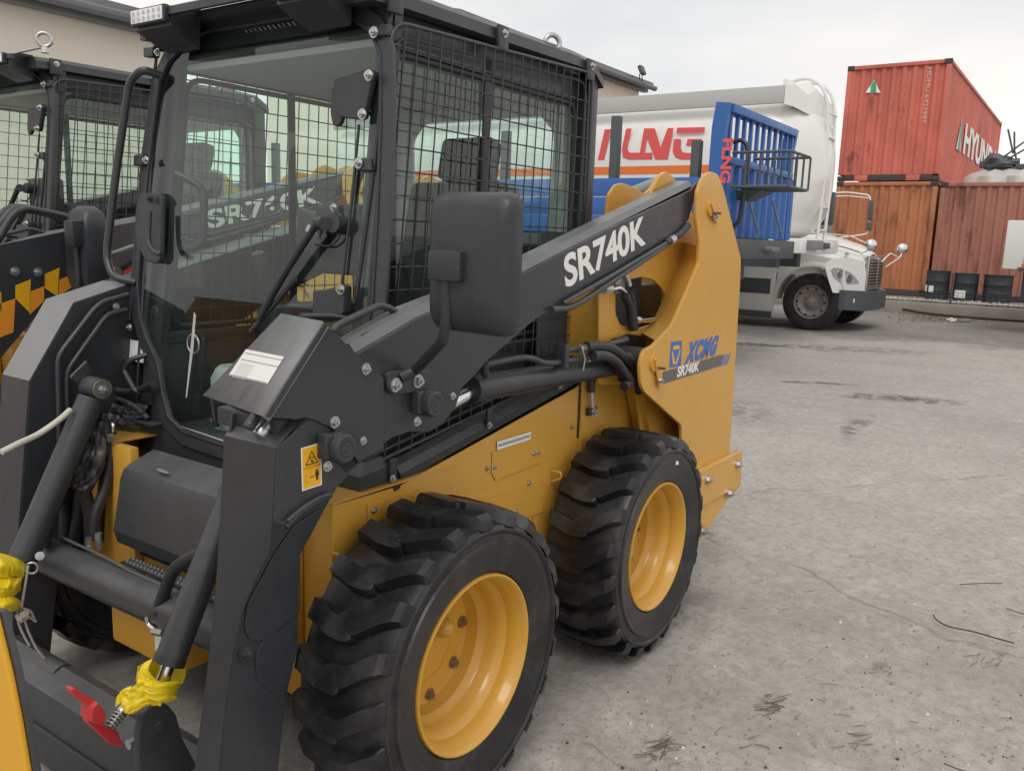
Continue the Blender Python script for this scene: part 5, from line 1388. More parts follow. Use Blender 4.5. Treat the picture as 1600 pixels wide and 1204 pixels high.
# hose bundle over the arm
for k, L_ in enumerate(([(0, 370), (18, 340), (38, 328), (70, 332), (115, 342)], [(-5, 358), (14, 334), (30, 326), (60, 330), (110, 345)], [(-8, 348), (8, 330), (26, 324), (54, 328)])):
    tube('hydraulic_hose', pix(L_, y=y2+.05+k*.04), .015, WRAP, L2, sm=6, seg=12)
# its mirror, seen from the edge
mx_ = at(135, 345, y=y2-.06).x
secs = []
for (z_, w_, t_) in ((.0, .02, .02), (.02, .055, .035), (.10, .075, .05), (.26, .075, .05), (.34, .055, .04), (.365, .02, .02)):
    c = at(140, 430, y=y2-.10)
    secs.append([(c.x-t_, c.y-w_, c.z-.10+z_), (c.x-t_*.3, c.y-w_*1.2, c.z-.10+z_), (c.x+t_, c.y-w_, c.z-.10+z_), (c.x+t_, c.y+w_, c.z-.10+z_), (c.x-t_, c.y+w_, c.z-.10+z_)])
loft('mirror_housing', secs, BLACKM, L2, sm=50)
c = at(118, 365, y=y2-.12); box('mirror_clamp', (c.x-.03, c.y-.035, c.z-.05), (c.x+.035, c.y+.03, c.z+.05), BLACKM, L2, .01)
tube('mirror_arm', [c+Vector((0, 0, -.04)), c+Vector((.005, 0, -.2)), c+Vector((.03, .05, -.32))], .013, BLACKM, L2, rad=.05)
# pale tubes and small red marker on its arm
tube('arm_pipe', pix([(160, 400), (180, 395), (208, 385)], y=y2), .010, MGREY, L2)
q = at(180, 425, y=y2-.05); cyl('marker_cap', (q.x, q.y-.02, q.z), (q.x, q.y, q.z), .02, STEEL, L2)
quad('red_marker', pix([(192, 424), (206, 416), (206, 428), (196, 432)], y=y2-.002), REDP, L2)

# ------------------------------------------------------------------ yellow steel plate in the left foreground
pl = thing('steel_attachment', (-1.15, .30, 0), 'plain yellow steel plate edge standing in the bottom left corner, nearest the camera', 'attachment')
pr = [(0-2, 952), (6, 985), (22, 1050), (36, 1120), (52, 1215), (60, 1260), (-200, 1260), (-200, 900)]
P_ = pix(pr, x=-1.05)
plate_x('side_plate', [(p.y, p.z) for p in P_], -1.06, -1.05, YELM, pl, bev=.001)
P2 = pix([(2, 955), (10, 985), (26, 1050), (40, 1120), (56, 1215), (64, 1260), (-200, 1260), (-200, 905)], x=-1.05)
plate_x('backing_plate', [(p.y, p.z) for p in P2], -1.0495, -1.040, BLACK, pl, bev=.001)

bk = thing('reflection_bucket', (-3.4, 4.7, 0), 'large yellow bucket out of view, added to put a brown reflection in the windscreen', 'bucket')  # unseen bucket, added only for the brown reflection low in the windscreen
prof_ = [(-2.75, .10), (-3.3, .04), (-3.75, .12), (-4.0, .42), (-4.02, .85), (-3.85, 1.25), (-3.55, 1.62), (-3.50, 1.62), (-3.80, 1.24), (-3.96, .84), (-3.94, .44), (-3.72, .18), (-3.3, .10), (-2.75, .12)]
loft('bucket_shell', [[(x_, y_, z_) for x_, z_ in prof_] for y_ in (3.4, 6.0)], YEL, bk, sm=30)
for y_ in (3.37, 6.0): plate_y('bucket_side', prof_[:7]+[(-2.85, .35)], y_, y_+.03, YEL, bk, bev=.003)
plate_y('bucket_edge', [(-2.60, .04), (-2.60, .06), (-2.9, .135), (-2.9, .115)], 3.4, 6.03, DGREY, bk, bev=.002)
# ================================================================== BACKGROUND
# ---- blue flatbed trailer
x0, x1, yh = 7.36, 9.85, 2.10
tr = thing('flatbed_trailer', (8.6, 6.0, 0), 'blue flatbed trailer with barred headboard and dark stakes, between the loader and the white tank', 'trailer')
zt, zd = 2.93, 1.55
hb = []
A = at(1141, 160, x=x0); Bt = at(1145, 372, x=x0); Cc = at(1237, 205, x=x1)
zt = A.z; yh = A.y
# corner posts : side faces carry lettering
pp = pix([(1119, 159), (1141, 160), (1134, 196), (1130, 240), (1121, 374), (1100, 374), (1107, 260), (1112, 197)], x=x0)
plate_x('headboard_post', [(p.y, p.z) for p in pp], x0, x0+.09, BLUE, tr, bev=.006)
plate_x('headboard_post', [(p.y, p.z) for p in pp], x1-.09, x1, BLUE, tr, bev=.006)
yb = yh+.02
box('headboard_top_rail', (x0+.091, yb-.04, zt-.09), (x1-.091, yb+.10, zt), BLUE, tr, .008)
box('headboard_mid_rail', (x0+.091, yb-.02, zt-.62), (x1-.091, yb+.03, zt-.54), BLUE, tr, .006)
n = 11
for i in range(n):
    x = x0+.15+(x1-x0-.3)*i/(n-1)
    box('headboard_bar', (x-.025, yb, zt-.54), (x+.025, yb+.04, zt-.09), BLUE, tr, .004)
# corrugated lower panel
bm = bmesh.new(); prof = []; x = x0+.09; k = 0
while x < x1-.1:
    prof += [(x, yb+.05), (x+.10, yb+.05), (x+.135, yb+.0), (x+.215, yb+.0)]; x += .25
V0 = [bm.verts.new((x_, y_, 1.56)) for x_, y_ in prof]; V1 = [bm.verts.new((x_, y_, zt-.62)) for x_, y_ in prof]
for i in range(len(prof)-1): bm.faces.new((V0[i], V0[i+1], V1[i+1], V1[i]))
link('headboard_panel', bm, BLUE, tr, smooth=20)
# lettering on the post
a = at(1131, 214, x=x0-.003); b = at(1119, 290, x=x0-.003)
text_obj('post_lettering', 'FLNG', at(1129, 217, x=x0-.004), Vector((0, 0, -1)), Vector((0, -1, 0)), .12, REDF, tr, bold=.04, width=.46)
# side board along the deck
yl_ = 12.0
for k in range(3):
    z0_ = 1.56+k*.215
    box('side_board', (x0+.01, yh+.22, z0_), (x0+.05, yl_, z0_+.205), BLUE, tr, .012)
box('deck', (x0, yh+.05, 1.40), (x1, yl_, 1.54), DGREY, tr, .01)
box('front_beam', (x0, yh-.10, 1.32), (x1-.1, yh+.045, 1.545), DGREY, tr, .01)
for q in (.9, 1.0):
    pass
for k, (px, py) in enumerate(((960, 181), (1086, 219))):
    p = at(px, py, x=x0+.06)
    box('stake_post', (x0+.06, p.y-.06, 1.56), (x0+.16, p.y+.04, p.z), DGREY, tr, .006)
for yy in (5.5, 7.7, 9.9):
    box('stake_post', (x1-.12, yy, 1.56), (x1-.03, yy+.09, 2.80), DGREY, tr, .006)
    box('stake_post', (x0+.06, yy-.3, 1.56), (x0+.16, yy-.2, 2.80), DGREY, tr, .006)
# dark tubular basket in front of the headboard
X0 = x0+.10
q0 = at(1236, 236, x=X0); ya_ = q0.y; zt_ = q0.z; q1 = at(1267, 245, y=ya_); X1 = q1.x; zb_ = at(1262, 298, y=ya_).z; yb2 = yh-.03
for zz in (zb_, zt_):
    tube('basket_rail', [(X0, yb2, zz), (X0, ya_, zz), (X1, ya_, zz), (X1, yb2, zz)], .016, DGREY, tr, rad=.06)
for i in range(4):
    x = X0+(X1-X0)*i/3
    tube('basket_upright', [(x, ya_, zb_), (x, ya_, zt_)], .012, DGREY, tr)
for i in range(1, 4):
    y = ya_+(yb2-ya_)*i/4
    for x in (X0, X1): tube('basket_upright', [(x, y, zb_), (x, y, zt_)], .012, DGREY, tr)
for i in range(1, 4): tube('basket_rail', [(X0+(X1-X0)*i/4, ya_, zb_), (X0+(X1-X0)*i/4, yb2, zb_)], .011, DGREY, tr)
loft('spare_bracket', [[(X0+.15, yb2-.30, zb_-.03), (X1-.15, yb2-.30, zb_-.03), (X1-.15, yb2, zb_-.03), (X0+.15, yb2, zb_-.03)], [(X0+.25, yb2-.12, zb_-.13), (X1-.25, yb2-.12, zb_-.13), (X1-.25, yb2, zb_-.13), (X0+.25, yb2, zb_-.13)]], DGREY, tr, sm=0)
tube('air_hose', pix([(1146, 222), (1160, 220), (1168, 235), (1165, 290), (1156, 340), (1148, 352), (1143, 362)], x=x0+.3), .024, BLACKM, tr, sm=5, seg=10)
for (c0, c1) in (((1163, 287), (1186, 368)), ((1207, 312), (1221, 370))):
    a = at(*c0, y=yh-.10); b = at(*c1, y=yh-.10); tube('stay_rod', [a, b], .012, MGREY, tr)
b1 = at(1205, 385, y=yh-.13)
for k in range(4):
    cyl('coupling_fitting', (b1.x-.12+k*.08, yh-.20, 1.44), (b1.x-.12+k*.08, yh-.10, 1.44), .035-.004*k, MGREY, tr, seg=10)
for xx in (x0+.35, x1-.7):
    for yy in (9.2, 10.5):
        cyl('trailer_wheel', (xx, yy, .52), (xx+.3, yy, .52), .50, RUB, tr, seg=32, bev=.04)
box('landing_leg', (x0+.5, yh+1.9, .05), (x0+.62, yh+2.02, 1.39), DGREY, tr, .01)
box('landing_leg', (x1-.62, yh+1.9, .05), (x1-.5, yh+2.02, 1.39), DGREY, tr, .01)
box('chassis_rail', (x0+.8, yh+.3, 1.05), (x0+.95, yl_, 1.39), DGREY, tr, .01)
box('chassis_rail', (x1-.95, yh+.3, 1.05), (x1-.8, yl_, 1.39), DGREY, tr, .01)

# ---- white tank trailer
tk = thing('tank_trailer', (12.1, 7.0, 0), 'white tank trailer with red LNG lettering and orange stripe, behind the blue flatbed trailer', 'tanker')
xa, xb = 10.9, 13.4; xm = (xa+xb)/2
zb_, zt_ = 1.58, 3.70
def tank_ring(y, s=1., dz=0.):
    out_ = []
    W_, H_ = (xb-xa)/2*s, (zt_-zb_)/2*s; zc = (zt_+zb_)/2+dz
    for i in range(56):
        t = 2*math.pi*i/56
        c, s_ = math.cos(t), math.sin(t); e = .55
        out_.append((xm+W_*math.copysign(abs(c)**e, c), y, zc+H_*math.copysign(abs(s_)**.72, s_)))
    return out_
yf = 2.95
secs = [tank_ring(yf-.44, .05), tank_ring(yf-.43, .30), tank_ring(yf-.39, .55), tank_ring(yf-.31, .74), tank_ring(yf-.20, .87), tank_ring(yf-.06, .96), tank_ring(yf+.12, 1.0), tank_ring(yf+4.6, 1.0), tank_ring(11.9, 1.0), tank_ring(12.1, .9), tank_ring(12.25, .6), tank_ring(12.3, .1)]
loft('tank_shell', secs, CREAM, tk, sm=40)
# coaming along the roof
cz0, cz1 = 3.50, 3.74
box('roof_coaming', (xa+.02, 2.86, cz0), (xa+.10, 12.0, cz1), COAMING, tk, .01)
box('roof_coaming', (xb-.10, 2.86, cz0), (xb-.02, 12.0, cz1), COAMING, tk, .01)
box('roof_coaming', (xa+.102, 2.86, 3.60), (xb-.102, 2.92, cz1+.10), CREAM, tk, .01)
loft('coaming_nose', [[(xa+.02, 2.855, 3.48), (xa+.02, 2.855, 3.74), (xa+.8, 2.855, 3.86), (xb-.02, 2.855, 3.74), (xb-.02, 2.855, 3.48)], [(xa+.15, 2.76, 3.46), (xa+.15, 2.76, 3.76), (xa+.8, 2.76, 3.90), (xb-.1, 2.76, 3.74), (xb-.1, 2.76, 3.46)], [(xa+.5, 2.66, 3.40), (xa+.5, 2.66, 3.66), (xa+.9, 2.66, 3.80), (xb-.4, 2.66, 3.64), (xb-.4, 2.66, 3.40)]], CREAM, tk, sm=30)
XS = xa-.004
def film(L_, m_, nm='lettering_stroke', xx=XS): return quad(nm, pix(L_, x=xx), m_, tk)
st0 = at(1113, 262, x=XS); 
zs0, zs1 = at(940, 273, x=XS).z, at(940, 261, x=XS).z
bm = bmesh.new(); bm.faces.new([bm.verts.new(p) for p in ((XS, 3.0, zs0), (XS, 11.8, zs0), (XS, 11.8, zs1), (XS, 3.0, zs1))]); link('orange_stripe', bm, ORANGE, tk, smooth=0)
# crop (900,100) scale 6.02 -> strokes of the three-and-a-half letters
def cp(L_): return [(900+a/6.02, 100+b/6.02) for a, b in L_]
def strokes(L_):
    me = bpy.data.meshes.new('s'); P = pix(cp(L_), x=XS)
    m = plate_mesh([[(-p.y, p.z) for p in P]], .002, .0002); m.transform(Matrix.Translation((XS, 0, 0)) @ YZ); finish(m, 0)
    link('lettering_stroke', m, REDF, tk)
strokes([(270, 615), (395, 612), (395, 660), (318, 664), (265, 902), (205, 904)])
strokes([(470, 610), (525, 606), (490, 740), (482, 800), (505, 835), (600, 835), (640, 606), (742, 605), (795, 785), (862, 604), (918, 602), (865, 898), (745, 900), (665, 680), (650, 835), (718, 835), (718, 898), (500, 900), (440, 880), (432, 800)])
strokes([(950, 600), (1216, 594), (1205, 645), (942, 652)])
strokes([(922, 705), (988, 705), (985, 790), (1000, 830), (1040, 836), (1120, 836), (1150, 765), (1035, 765), (1050, 706), (1185, 705), (1150, 898), (990, 900), (935, 880), (908, 820)])
# ladder at the front
for xx in (12.15, 12.55):
    tube('ladder_stile', [(xx, yf+.45, 3.72), (xx, yf+.25, 3.98), (xx, yf-.12, 4.0), (xx, yf-.36, 3.65), (xx, yf-.42, 2.6), (xx, yf-.40, 1.55)], .026, WHITE, tk, sm=6, seg=10)
for k in range(6):
    z = 1.75+k*.35
    tube('ladder_rung', [(12.15, yf-.415, z), (12.55, yf-.415, z)], .015, WHITE, tk)
box('front_sill', (xa+.1, yf-.50, 1.38), (xb-.3, yf-.0, 1.60), CREAM, tk, .03)
box('front_fittings', (xa+.35, yf-.60, 1.44), (xa+.9, yf-.502, 1.58), MGREY, tk, .01)
box('front_fittings', (xa+1.2, yf-.56, 1.46), (xa+1.45, yf-.502, 1.55), DGREY, tk, .01)
box('frame_rail', (xa+.6, yf+.01, 1.15), (xa+.8, 11.8, 1.62), DGREY, tk, .01)
box('frame_rail', (xb-.8, yf+.01, 1.15), (xb-.6, 11.8, 1.62), DGREY, tk, .01)
for yy in (8.8, 10.1, 11.4):
    for xx in (xa+.02, xb-.34): cyl('trailer_wheel', (xx, yy, .52), (xx+.32, yy, .52), .51, RUB, tk, seg=32, bev=.04)
for xx in (xa+.5, xb-.62): box('landing_leg', (xx, 4.6, .05), (xx+.13, 4.73, 1.5), DGREY, tk, .01)

# ---- white tractor truck
tw = thing('tractor_truck', (15.3, 4.6, 0), 'white long-nosed tractor truck with slatted grille, standing behind the tank trailer', 'truck')
xn, xf_ = 14.10, 16.5; xm = 15.28
def hood_sec(y, hw, zlow, zside, ztop, crown=.10):
    return [(xm-hw, y, zlow), (xm-hw, y, zside-.10), (xm-hw*.96, y, zside), (xm-hw*.72, y, zside+(ztop-zside)*.72), (xm-hw*.38, y, ztop), (xm, y, ztop+crown*.3), (xm+hw*.38, y, ztop), (xm+hw*.72, y, zside+(ztop-zside)*.72), (xm+hw*.96, y, zside), (xm+hw, y, zside-.10), (xm+hw, y, zlow)]
secs = [hood_sec(2.35, .60, .72, 1.22, 1.36), hood_sec(2.40, .68, .70, 1.26, 1.42), hood_sec(2.56, .82, .72, 1.30, 1.52), hood_sec(2.82, 1.02, .80, 1.30, 1.60), hood_sec(3.1, 1.10, .95, 1.32, 1.68), hood_sec(3.7, 1.14, 1.0, 1.36, 1.78), hood_sec(4.02, 1.15, 1.0, 1.42, 1.84)]
loft('hood', secs, WHITE, tw, closed=False, caps=False, sm=50)
# fenders flared over the wheels
for s in (-1, 1):
    X_o = xm+s*1.19; X_i = xm+s*.80
    fs = []
    cyw, czw, rw = 3.09, .52, .62
    bm = bmesh.new(); prev = None
    pts = []
    for k in range(4, 15):
        t = math.pi*(1.0-k/14)
        pts.append((cyw+rw*math.cos(t)*1.02, czw+rw*math.sin(t)))
    rows = []
    for (y, z) in pts:
        d = Vector((0, y-cyw, z-czw)).normalized()
        rows.append([bm.verts.new((X_o, y, z)), bm.verts.new((X_o, y+d.y*.05, z+d.z*.05)), bm.verts.new((X_o-s*.05, y+d.y*.12, z+d.z*.11)), bm.verts.new((X_i-s*.05, y+d.y*.2, z+d.z*.24)), bm.verts.new((X_i, y, z))])
    for a, b in zip(rows, rows[1:]):
        for i in range(5): bm.faces.new((a[i], a[(i+1) % 5], b[(i+1) % 5], b[i]))
    link('fender', bm, WHITE, tw, smooth=50)
    # side skin between fender, bumper and cab
    plate_x('fender_side', [(3.74, .62), (3.74, 1.38), (3.2, 1.36), (2.8, 1.30), (2.58, 1.22), (2.50, .74), (2.53, .74), (2.58, .86), (2.70, 1.02), (2.90, 1.12), (3.1, 1.15), (3.35, 1.11), (3.56, .97), (3.68, .78)], X_o-s*.03, X_o-s*.045, WHITE, tw, bev=.006)
    w_ = lathe('wheel_tyre', [(.295, -.02), (.31, .0), (.36, .012), (.44, .012), (.49, .0), (.515, -.03), (.52, -.08), (.52, -.22), (.50, -.28), (.42, -.30), (.30, -.29), (.295, -.20)], (X_o-s*.01, 3.09, .50), (s, 0, 0), RUB, tw, seg=56)
    ax = (-s, 0, 0) if s < 0 else (1, 0, 0)
    bm = bmesh.new(); add_lathe(bm, [(0, -.02), (.06, -.02), (.075, -.03), (.08, -.075), (.12, -.085), (.16, -.085), (.19, -.075), (.235, -.03), (.262, -.03), (.275, -.05), (.285, -.02), (.298, .0), (.304, -.004), (.304, -.03)], (X_o-s*.0, 3.09, .50), (s, 0, 0), 40); link('rim', bm, paint('dull_wheel_steel' + ('a' if s > 0 else 'b'), (.28, .26, .25), .5, .3, .3), w_)
    for k in range(10):
        t = 2*math.pi*k/10; cyl('hand_hole', (X_o-s*.06, 3.09+.245*math.cos(t), .50+.245*math.sin(t)), (X_o-s*.026, 3.09+.245*math.cos(t), .50+.245*math.sin(t)), .022, KFILM, w_, seg=10); cyl('wheel_nut', (X_o-s*.09, 3.09+.135*math.cos(t), .50+.135*math.sin(t)), (X_o-s*.055, 3.09+.135*math.cos(t), .50+.135*math.sin(t)), .016, NUTM, w_, seg=6)
    if s < 0:
        nH = Vector((-.42, -.907, 0)); pH = Vector((14.12, 2.62, 1.1))
        def hp(px, py, o_):
            v = fw + rt*(px-800)/F_PX + up*(602-py)/F_PX
            return CAM+v*((pH+nH*o_-CAM).dot(nH)/v.dot(nH))
        HL = [(1299, 421), (1303, 418), (1314, 419), (1328, 425), (1337, 433), (1343, 442), (1330, 443), (1314, 441), (1303, 432)]
        HLo = [hp(a, b, .035) for a, b in HL]; HLi = [p-nH*.22 for p in HLo]
        g_ = loft('headlight', [HLi, HLo], HLENS, tw, sm=20)
        HB = [(1288, 412), (1300, 404), (1325, 402), (1350, 408), (1354, 430), (1354, 460), (1325, 459), (1301, 457), (1294, 436)]
        loft('headlight_surround', [[hp(a, b, -.12) for a, b in HB], [hp(a, b, .02) for a, b in HB]], WHITE, tw, sm=20)
        for a, b in ((1313, 428), (1327, 435)):
            c = hp(a, b, .037); cyl('lamp_reflector', c, c+nH*.004, .075, CHROME, g_, seg=18)
# bumper
loft('bumper', [[(xm-1.20, 2.60, .40), (xm-1.19, 2.50, .40), (xm-.75, 2.22, .38), (xm, 2.15, .38), (xm+.75, 2.2, .38), (xm+1.20, 2.40, .42), (xm+1.20, 2.62, .42)], [(xm-1.20, 2.60, .75), (xm-1.19, 2.50, .75), (xm-.75, 2.21, .73), (xm, 2.14, .73), (xm+.75, 2.2, .70), (xm+1.20, 2.40, .74), (xm+1.20, 2.62, .74)]], DGREY, tw, sm=30)
box('fog_lamp', (xm-1.03, 2.375, .53), (xm-.86, 2.42, .60), LENS, tw, .008)
# grille with slats
gr = box('grille_surround', (xm-.56, 2.285, .74), (xm+.62, 2.348, 1.36), STEEL, tw, .02)
box('grille_back', (xm-.50, 2.278, .80), (xm+.56, 2.2845, 1.29), KFILM, tw, .0)
for k in range(9): box('grille_slat', (xm-.52, 2.25, .81+k*.054), (xm+.57, 2.2775, .830+k*.054), STEEL, tw, .006)
box('grille_bar', (xm-.03, 2.240, .80), (xm+.03, 2.2495, 1.29), STEEL, tw, .004)
box('maker_badge', (xm-.09, 2.23, 1.27), (xm+.09, 2.284, 1.325), STEEL, tw, .01)
# cab
cabs = []
for (y, z0_, z1_, hw) in ((4.03, .55, 1.85, 1.17), (4.20, .55, 2.15, 1.17), (4.55, .55, 2.68, 1.14), (4.9, .55, 2.78, 1.13), (6.2, .55, 2.78, 1.13)):
    cabs.append([(xm-hw, y, z0_), (xm-hw, y, min(z1_, 1.9)), (xm-hw*.93, y, z1_-.06), (xm-hw*.8, y, z1_), (xm+hw*.8, y, z1_), (xm+hw*.93, y, z1_-.06), (xm+hw, y, min(z1_, 1.9)), (xm+hw, y, z0_)])
loft('cab', cabs, WHITE, tw, sm=30)
bm = bmesh.new(); bm.faces.new([bm.verts.new(p) for p in ((xm-1.0, 4.10, 1.90), (xm+1.0, 4.10, 1.90), (xm+.95, 4.50, 2.60), (xm-.95, 4.50, 2.60))]); link('windscreen', bm, DGLASS, tw, smooth=0)
box('door_glass', (xm-1.178, 4.7, 1.75), (xm-1.172, 5.6, 2.45), DGLASS, tw, .002)
box('cab_skirt', (xn-.01, 3.76, .28), (xn+.06, 6.1, 1.38), WHITE, tw, .02)
box('step_panel', (xn-.022, 3.84, .60), (xn-.0105, 4.75, .88), DGREY, tw, .004)
box('step_panel', (xn-.022, 4.28, 1.10), (xn-.0105, 4.42, 1.17), DGREY, tw, .003)
box('step_tread', (xn-.06, 3.80, .16), (xn+.06, 4.9, .275), DGREY, tw, .01)
box('fuel_tank', (xn+.02, 4.75, .40), (xn+.6, 6.0, 1.0), WHITE, tw, .08)
tube('door_pinstripe', [(xn-.02, 4.50, 1.02), (xn-.02, 4.50, 1.24)], .012, REDP, tw)
for yy in (6.9, 8.1):
    for xx in (xn, 16.2): cyl('wheel_tyre', (xx, yy, .51), (xx+.3, yy, .51), .51, RUB, tw, seg=32, bev=.04)
box('truck_frame', (xm-.5, 6.21, .75), (xm+.5, 8.8, 1.0), DGREY, tw, .02)
# mirrors
for s, c0 in ((-1, (1361, 384)), (1, (1410, 388))):
    pass
def hood_mirror(cx, cy, cz_, lean):
    g = lathe('hood_mirror', [(0, -.05), (.05, -.045), (.09, -.02), (.105, .0), (.10, .008), (0, .012)], (cx, cy, cz_), (.85, .5, 0), CHROME, tw, seg=28)
    return g
p = at(1361, 383, x=14.62); hood_mirror(p.x, p.y, p.z, 0)
tube('mirror_stay', [p+Vector((0, .02, -.08)), (p.x+.05, p.y+.12, 1.42), (p.x+.2, p.y+.25, 1.40)], .013, WHITE, tw, rad=.06)
tube('mirror_stay', [p+Vector((-.05, .05, .02)), (p.x-.05, p.y+.35, 1.70), (p.x+.1, p.y+.9, 1.74)], .011, WHITE, tw, rad=.06)
q = at(1410, 389, x=16.1); hood_mirror(q.x, q.y, q.z, 0)
tube('mirror_stay', [q+Vector((0, .0, -.09)), (q.x-.1, q.y+.02, 1.33), (q.x-.45, q.y+.12, 1.42), (q.x-.75, q.y+.2, 1.25)], .013, WHITE, tw, rad=.08)
tube('mirror_stay', [(q.x-.12, q.y+.02, 1.33), (q.x-.55, q.y+.16, 1.16)], .011, WHITE, tw)
# big side mirrors
a = at(1297, 300, x=13.85); b = at(1297, 352, x=13.85)
box('side_mirror', (13.78, a.y-.09, b.z), (13.94, a.y+.12, a.z), DGREY, tw, .03)
tube('mirror_stay', [(14.1, 4.1, a.z+.05), (13.95, a.y+.2, a.z+.22), (13.86, a.y+.03, a.z+.10), (13.86, a.y+.03, b.z-.12), (14.1, 4.0, b.z-.25)], .014, WHITE, tw, rad=.12)
a = at(1364, 313, x=16.7); b = at(1364, 345, x=16.7); c = at(1366, 361, x=16.7)
box('side_mirror', (16.62, a.y-.02, b.z), (16.74, a.y+.06, a.z), DGREY, tw, .02); box('side_mirror', (16.62, a.y-.02, c.z), (16.74, a.y+.06, b.z-.03), DGREY, tw, .02)
tube('mirror_stay', [(16.4, 4.1, a.z+.10), (16.7, a.y+.5, a.z+.16), (16.68, a.y+.05, a.z+.10), (16.68, a.y+.02, c.z-.06), (16.4, a.y+.9, c.z-.22)], .015, WHITE, tw, rad=.1)
tube('mirror_stay', [(16.4, 4.1, a.z+.02), (16.7, a.y+.5, a.z+.09), (16.68, a.y+.05, a.z+.04)], .012, WHITE, tw, rad=.1)
tube('wiper_arm', [(14.35, 3.2, 1.60), (14.45, 2.7, 1.50), (14.6, 2.45, 1.42)], .01, DGREY, tw)
bolt((14.42, 2.62, 1.38), (-.6, -.3, .8), .03, tw)

# ---- shipping containers
def corr(bm, P0, U, N_, length, z0, z1, pitch=.25, depth=.045, flat=.45):
    """trapezoid-corrugated sheet from P0 along U, outward normal N_"""
    P0, U, N_ = Vector(P0), Vector(U).normalized(), Vector(N_).normalized()
    n = max(2, round(length/pitch)); p = length/n; pr = []
    for i in range(n):
        s = i*p; pr += [(s, 0), (s+p*.28, 0), (s+p*.5, -depth), (s+p*.78, -depth)]
    pr.append((length, 0))
    a = [bm.verts.new(P0+U*s+N_*d+Vector((0, 0, z0-P0.z))) for s, d in pr]; b = [bm.verts.new(P0+U*s+N_*d+Vector((0, 0, z1-P0.z))) for s, d in pr]
    for i in range(len(pr)-1): bm.faces.new((a[i], a[i+1], b[i+1], b[i]))
def container(loc_x, y_hi, z0, end_w, length, h, mat, label, cat='container', side=True, rails=None):
    rails = rails or mat
    t = thing('shipping_container', (loc_x+length/2, y_hi-end_w/2, z0), label, cat)
    y_lo = y_hi-end_w; x1_ = loc_x+length; p = .11
    bm = bmesh.new(); corr(bm, (loc_x+.03, y_hi-p, z0), (0, -1, 0), (-1, 0, 0), end_w-2*p, z0+.16, z0+h-.10, .235, .05); link('end_panel', bm, mat, t, smooth=15)
    bm = bmesh.new(); corr(bm, (loc_x+p, y_lo+.03, z0), (1, 0, 0), (0, -1, 0), length-2*p, z0+.14, z0+h-.08, .278, .036); link('side_panel', bm, mat, t, smooth=15)
    bm = bmesh.new(); corr(bm, (x1_-p, y_hi-.03, z0), (-1, 0, 0), (0, 1, 0), length-2*p, z0+.14, z0+h-.08); link('side_panel', bm, mat, t, smooth=15)
    bm = bmesh.new(); add_box(bm, (x1_-.06, y_lo+p, z0+.1), (x1_-.03, y_hi-p, z0+h-.05)); link('door_panel', bm, mat, t)
    box('roof', (loc_x+.05, y_lo+.05, z0+h-.06), (x1_-.05, y_hi-.05, z0+h-.03), mat, t, .0)
    for xx in (loc_x, x1_-p):
        for yy in (y_lo, y_hi-p): box('corner_post', (xx, yy, z0+.16), (xx+p, yy+p, z0+h-.13), rails, t, .008)
    for zz in (z0, z0+h-.12):
        for xx in (loc_x-.003, x1_-.17):
            for yy in (y_lo-.003, y_hi-.165): 
                c_ = box('corner_casting', (xx, yy, zz-.001), (xx+.173, yy+.168, zz+.121), CONT_DK, t, .008)
    for zz, hh__ in ((z0+.001, .15), (z0+h-.10, .09)):
        box('end_rail', (loc_x+.002, y_lo+.167, zz), (loc_x+.08, y_hi-.167, zz+hh__), rails if zz > z0+1 else CONT_DK, t, .006)
        box('side_rail', (loc_x+.172, y_lo+.002, zz), (x1_-.172, y_lo+.08, zz+hh__*.9), rails, t, .006)
    return t
XC, YH = 22.22, 4.904
cu = container(XC, YH, 3.225, 2.44, 12.19, 2.90, CONT_RED, 'upper red shipping container with white lettering, stacked highest behind the truck')
for yy in (YH-.75, YH-2.0): box('fork_pocket', (XC-.006, yy, 3.228), (XC+.001, yy+.32, 3.375), CONT_RED, cu, .002)
# markings
xe = XC+.022
tri = pix([(1352, 145), (1376, 145), (1366, 125)], x=xe)
quad('logo_triangle', tri, WFILM, cu)
quad('logo_bar', pix([(1360, 145), (1369, 144.5), (1369, 131), (1366, 126), (1361, 133)], x=xe-.006), GRNF, cu)
text_obj('serial_lettering', 'HDMU 6421987', at(1450.5, 106, x=xe-.004), (0, 0, -1), (0, -1, 0), .085, PFILM, cu, bold=.0, width=(at(1450, 106, x=xe).z-at(1444, 194, x=xe).z)*.98)
ysd = YH-2.44+.022
a = at(1511, 238, y=ysd-.01); b = at(1560, 262, y=ysd-.01)
sx0 = at(1507, 210, y=ysd).x; sx1 = at(1560, 240, y=ysd).x
zc0, zc1 = 3.225+1.0, 3.225+1.95
text_obj('side_lettering', 'HYUNDAI', (sx0, ysd-.012, 4.22), (1, 0, 0), (0, 0, 1), .84, WFILM, cu, bold=.04, width=sx1-sx0)
tx = at(1500, 210, y=ysd).x
quad('logo_triangle', [(tx-.45, ysd-.012, 4.22), (tx+.35, ysd-.012, 4.22), (tx+.0, ysd-.012, 5.15)], WFILM, cu)
quad('logo_bar', [(tx-.2, ysd-.016, 4.22), (tx+.22, ysd-.016, 4.22), (tx+.15, ysd-.016, 4.8), (tx+.0, ysd-.016, 5.1), (tx-.12, ysd-.016, 4.8)], GRNF, cu)
cl = container(XC, YH, .32, 2.44, 12.19, 2.89, CONT_OR, 'lower orange weathered shipping container directly under the red one')
cr_ = container(XC+.10, YH-2.50, .32, 12.19, 2.44, 2.86, CONT_RED2, 'faded red shipping container standing sideways behind the dark drums, right')
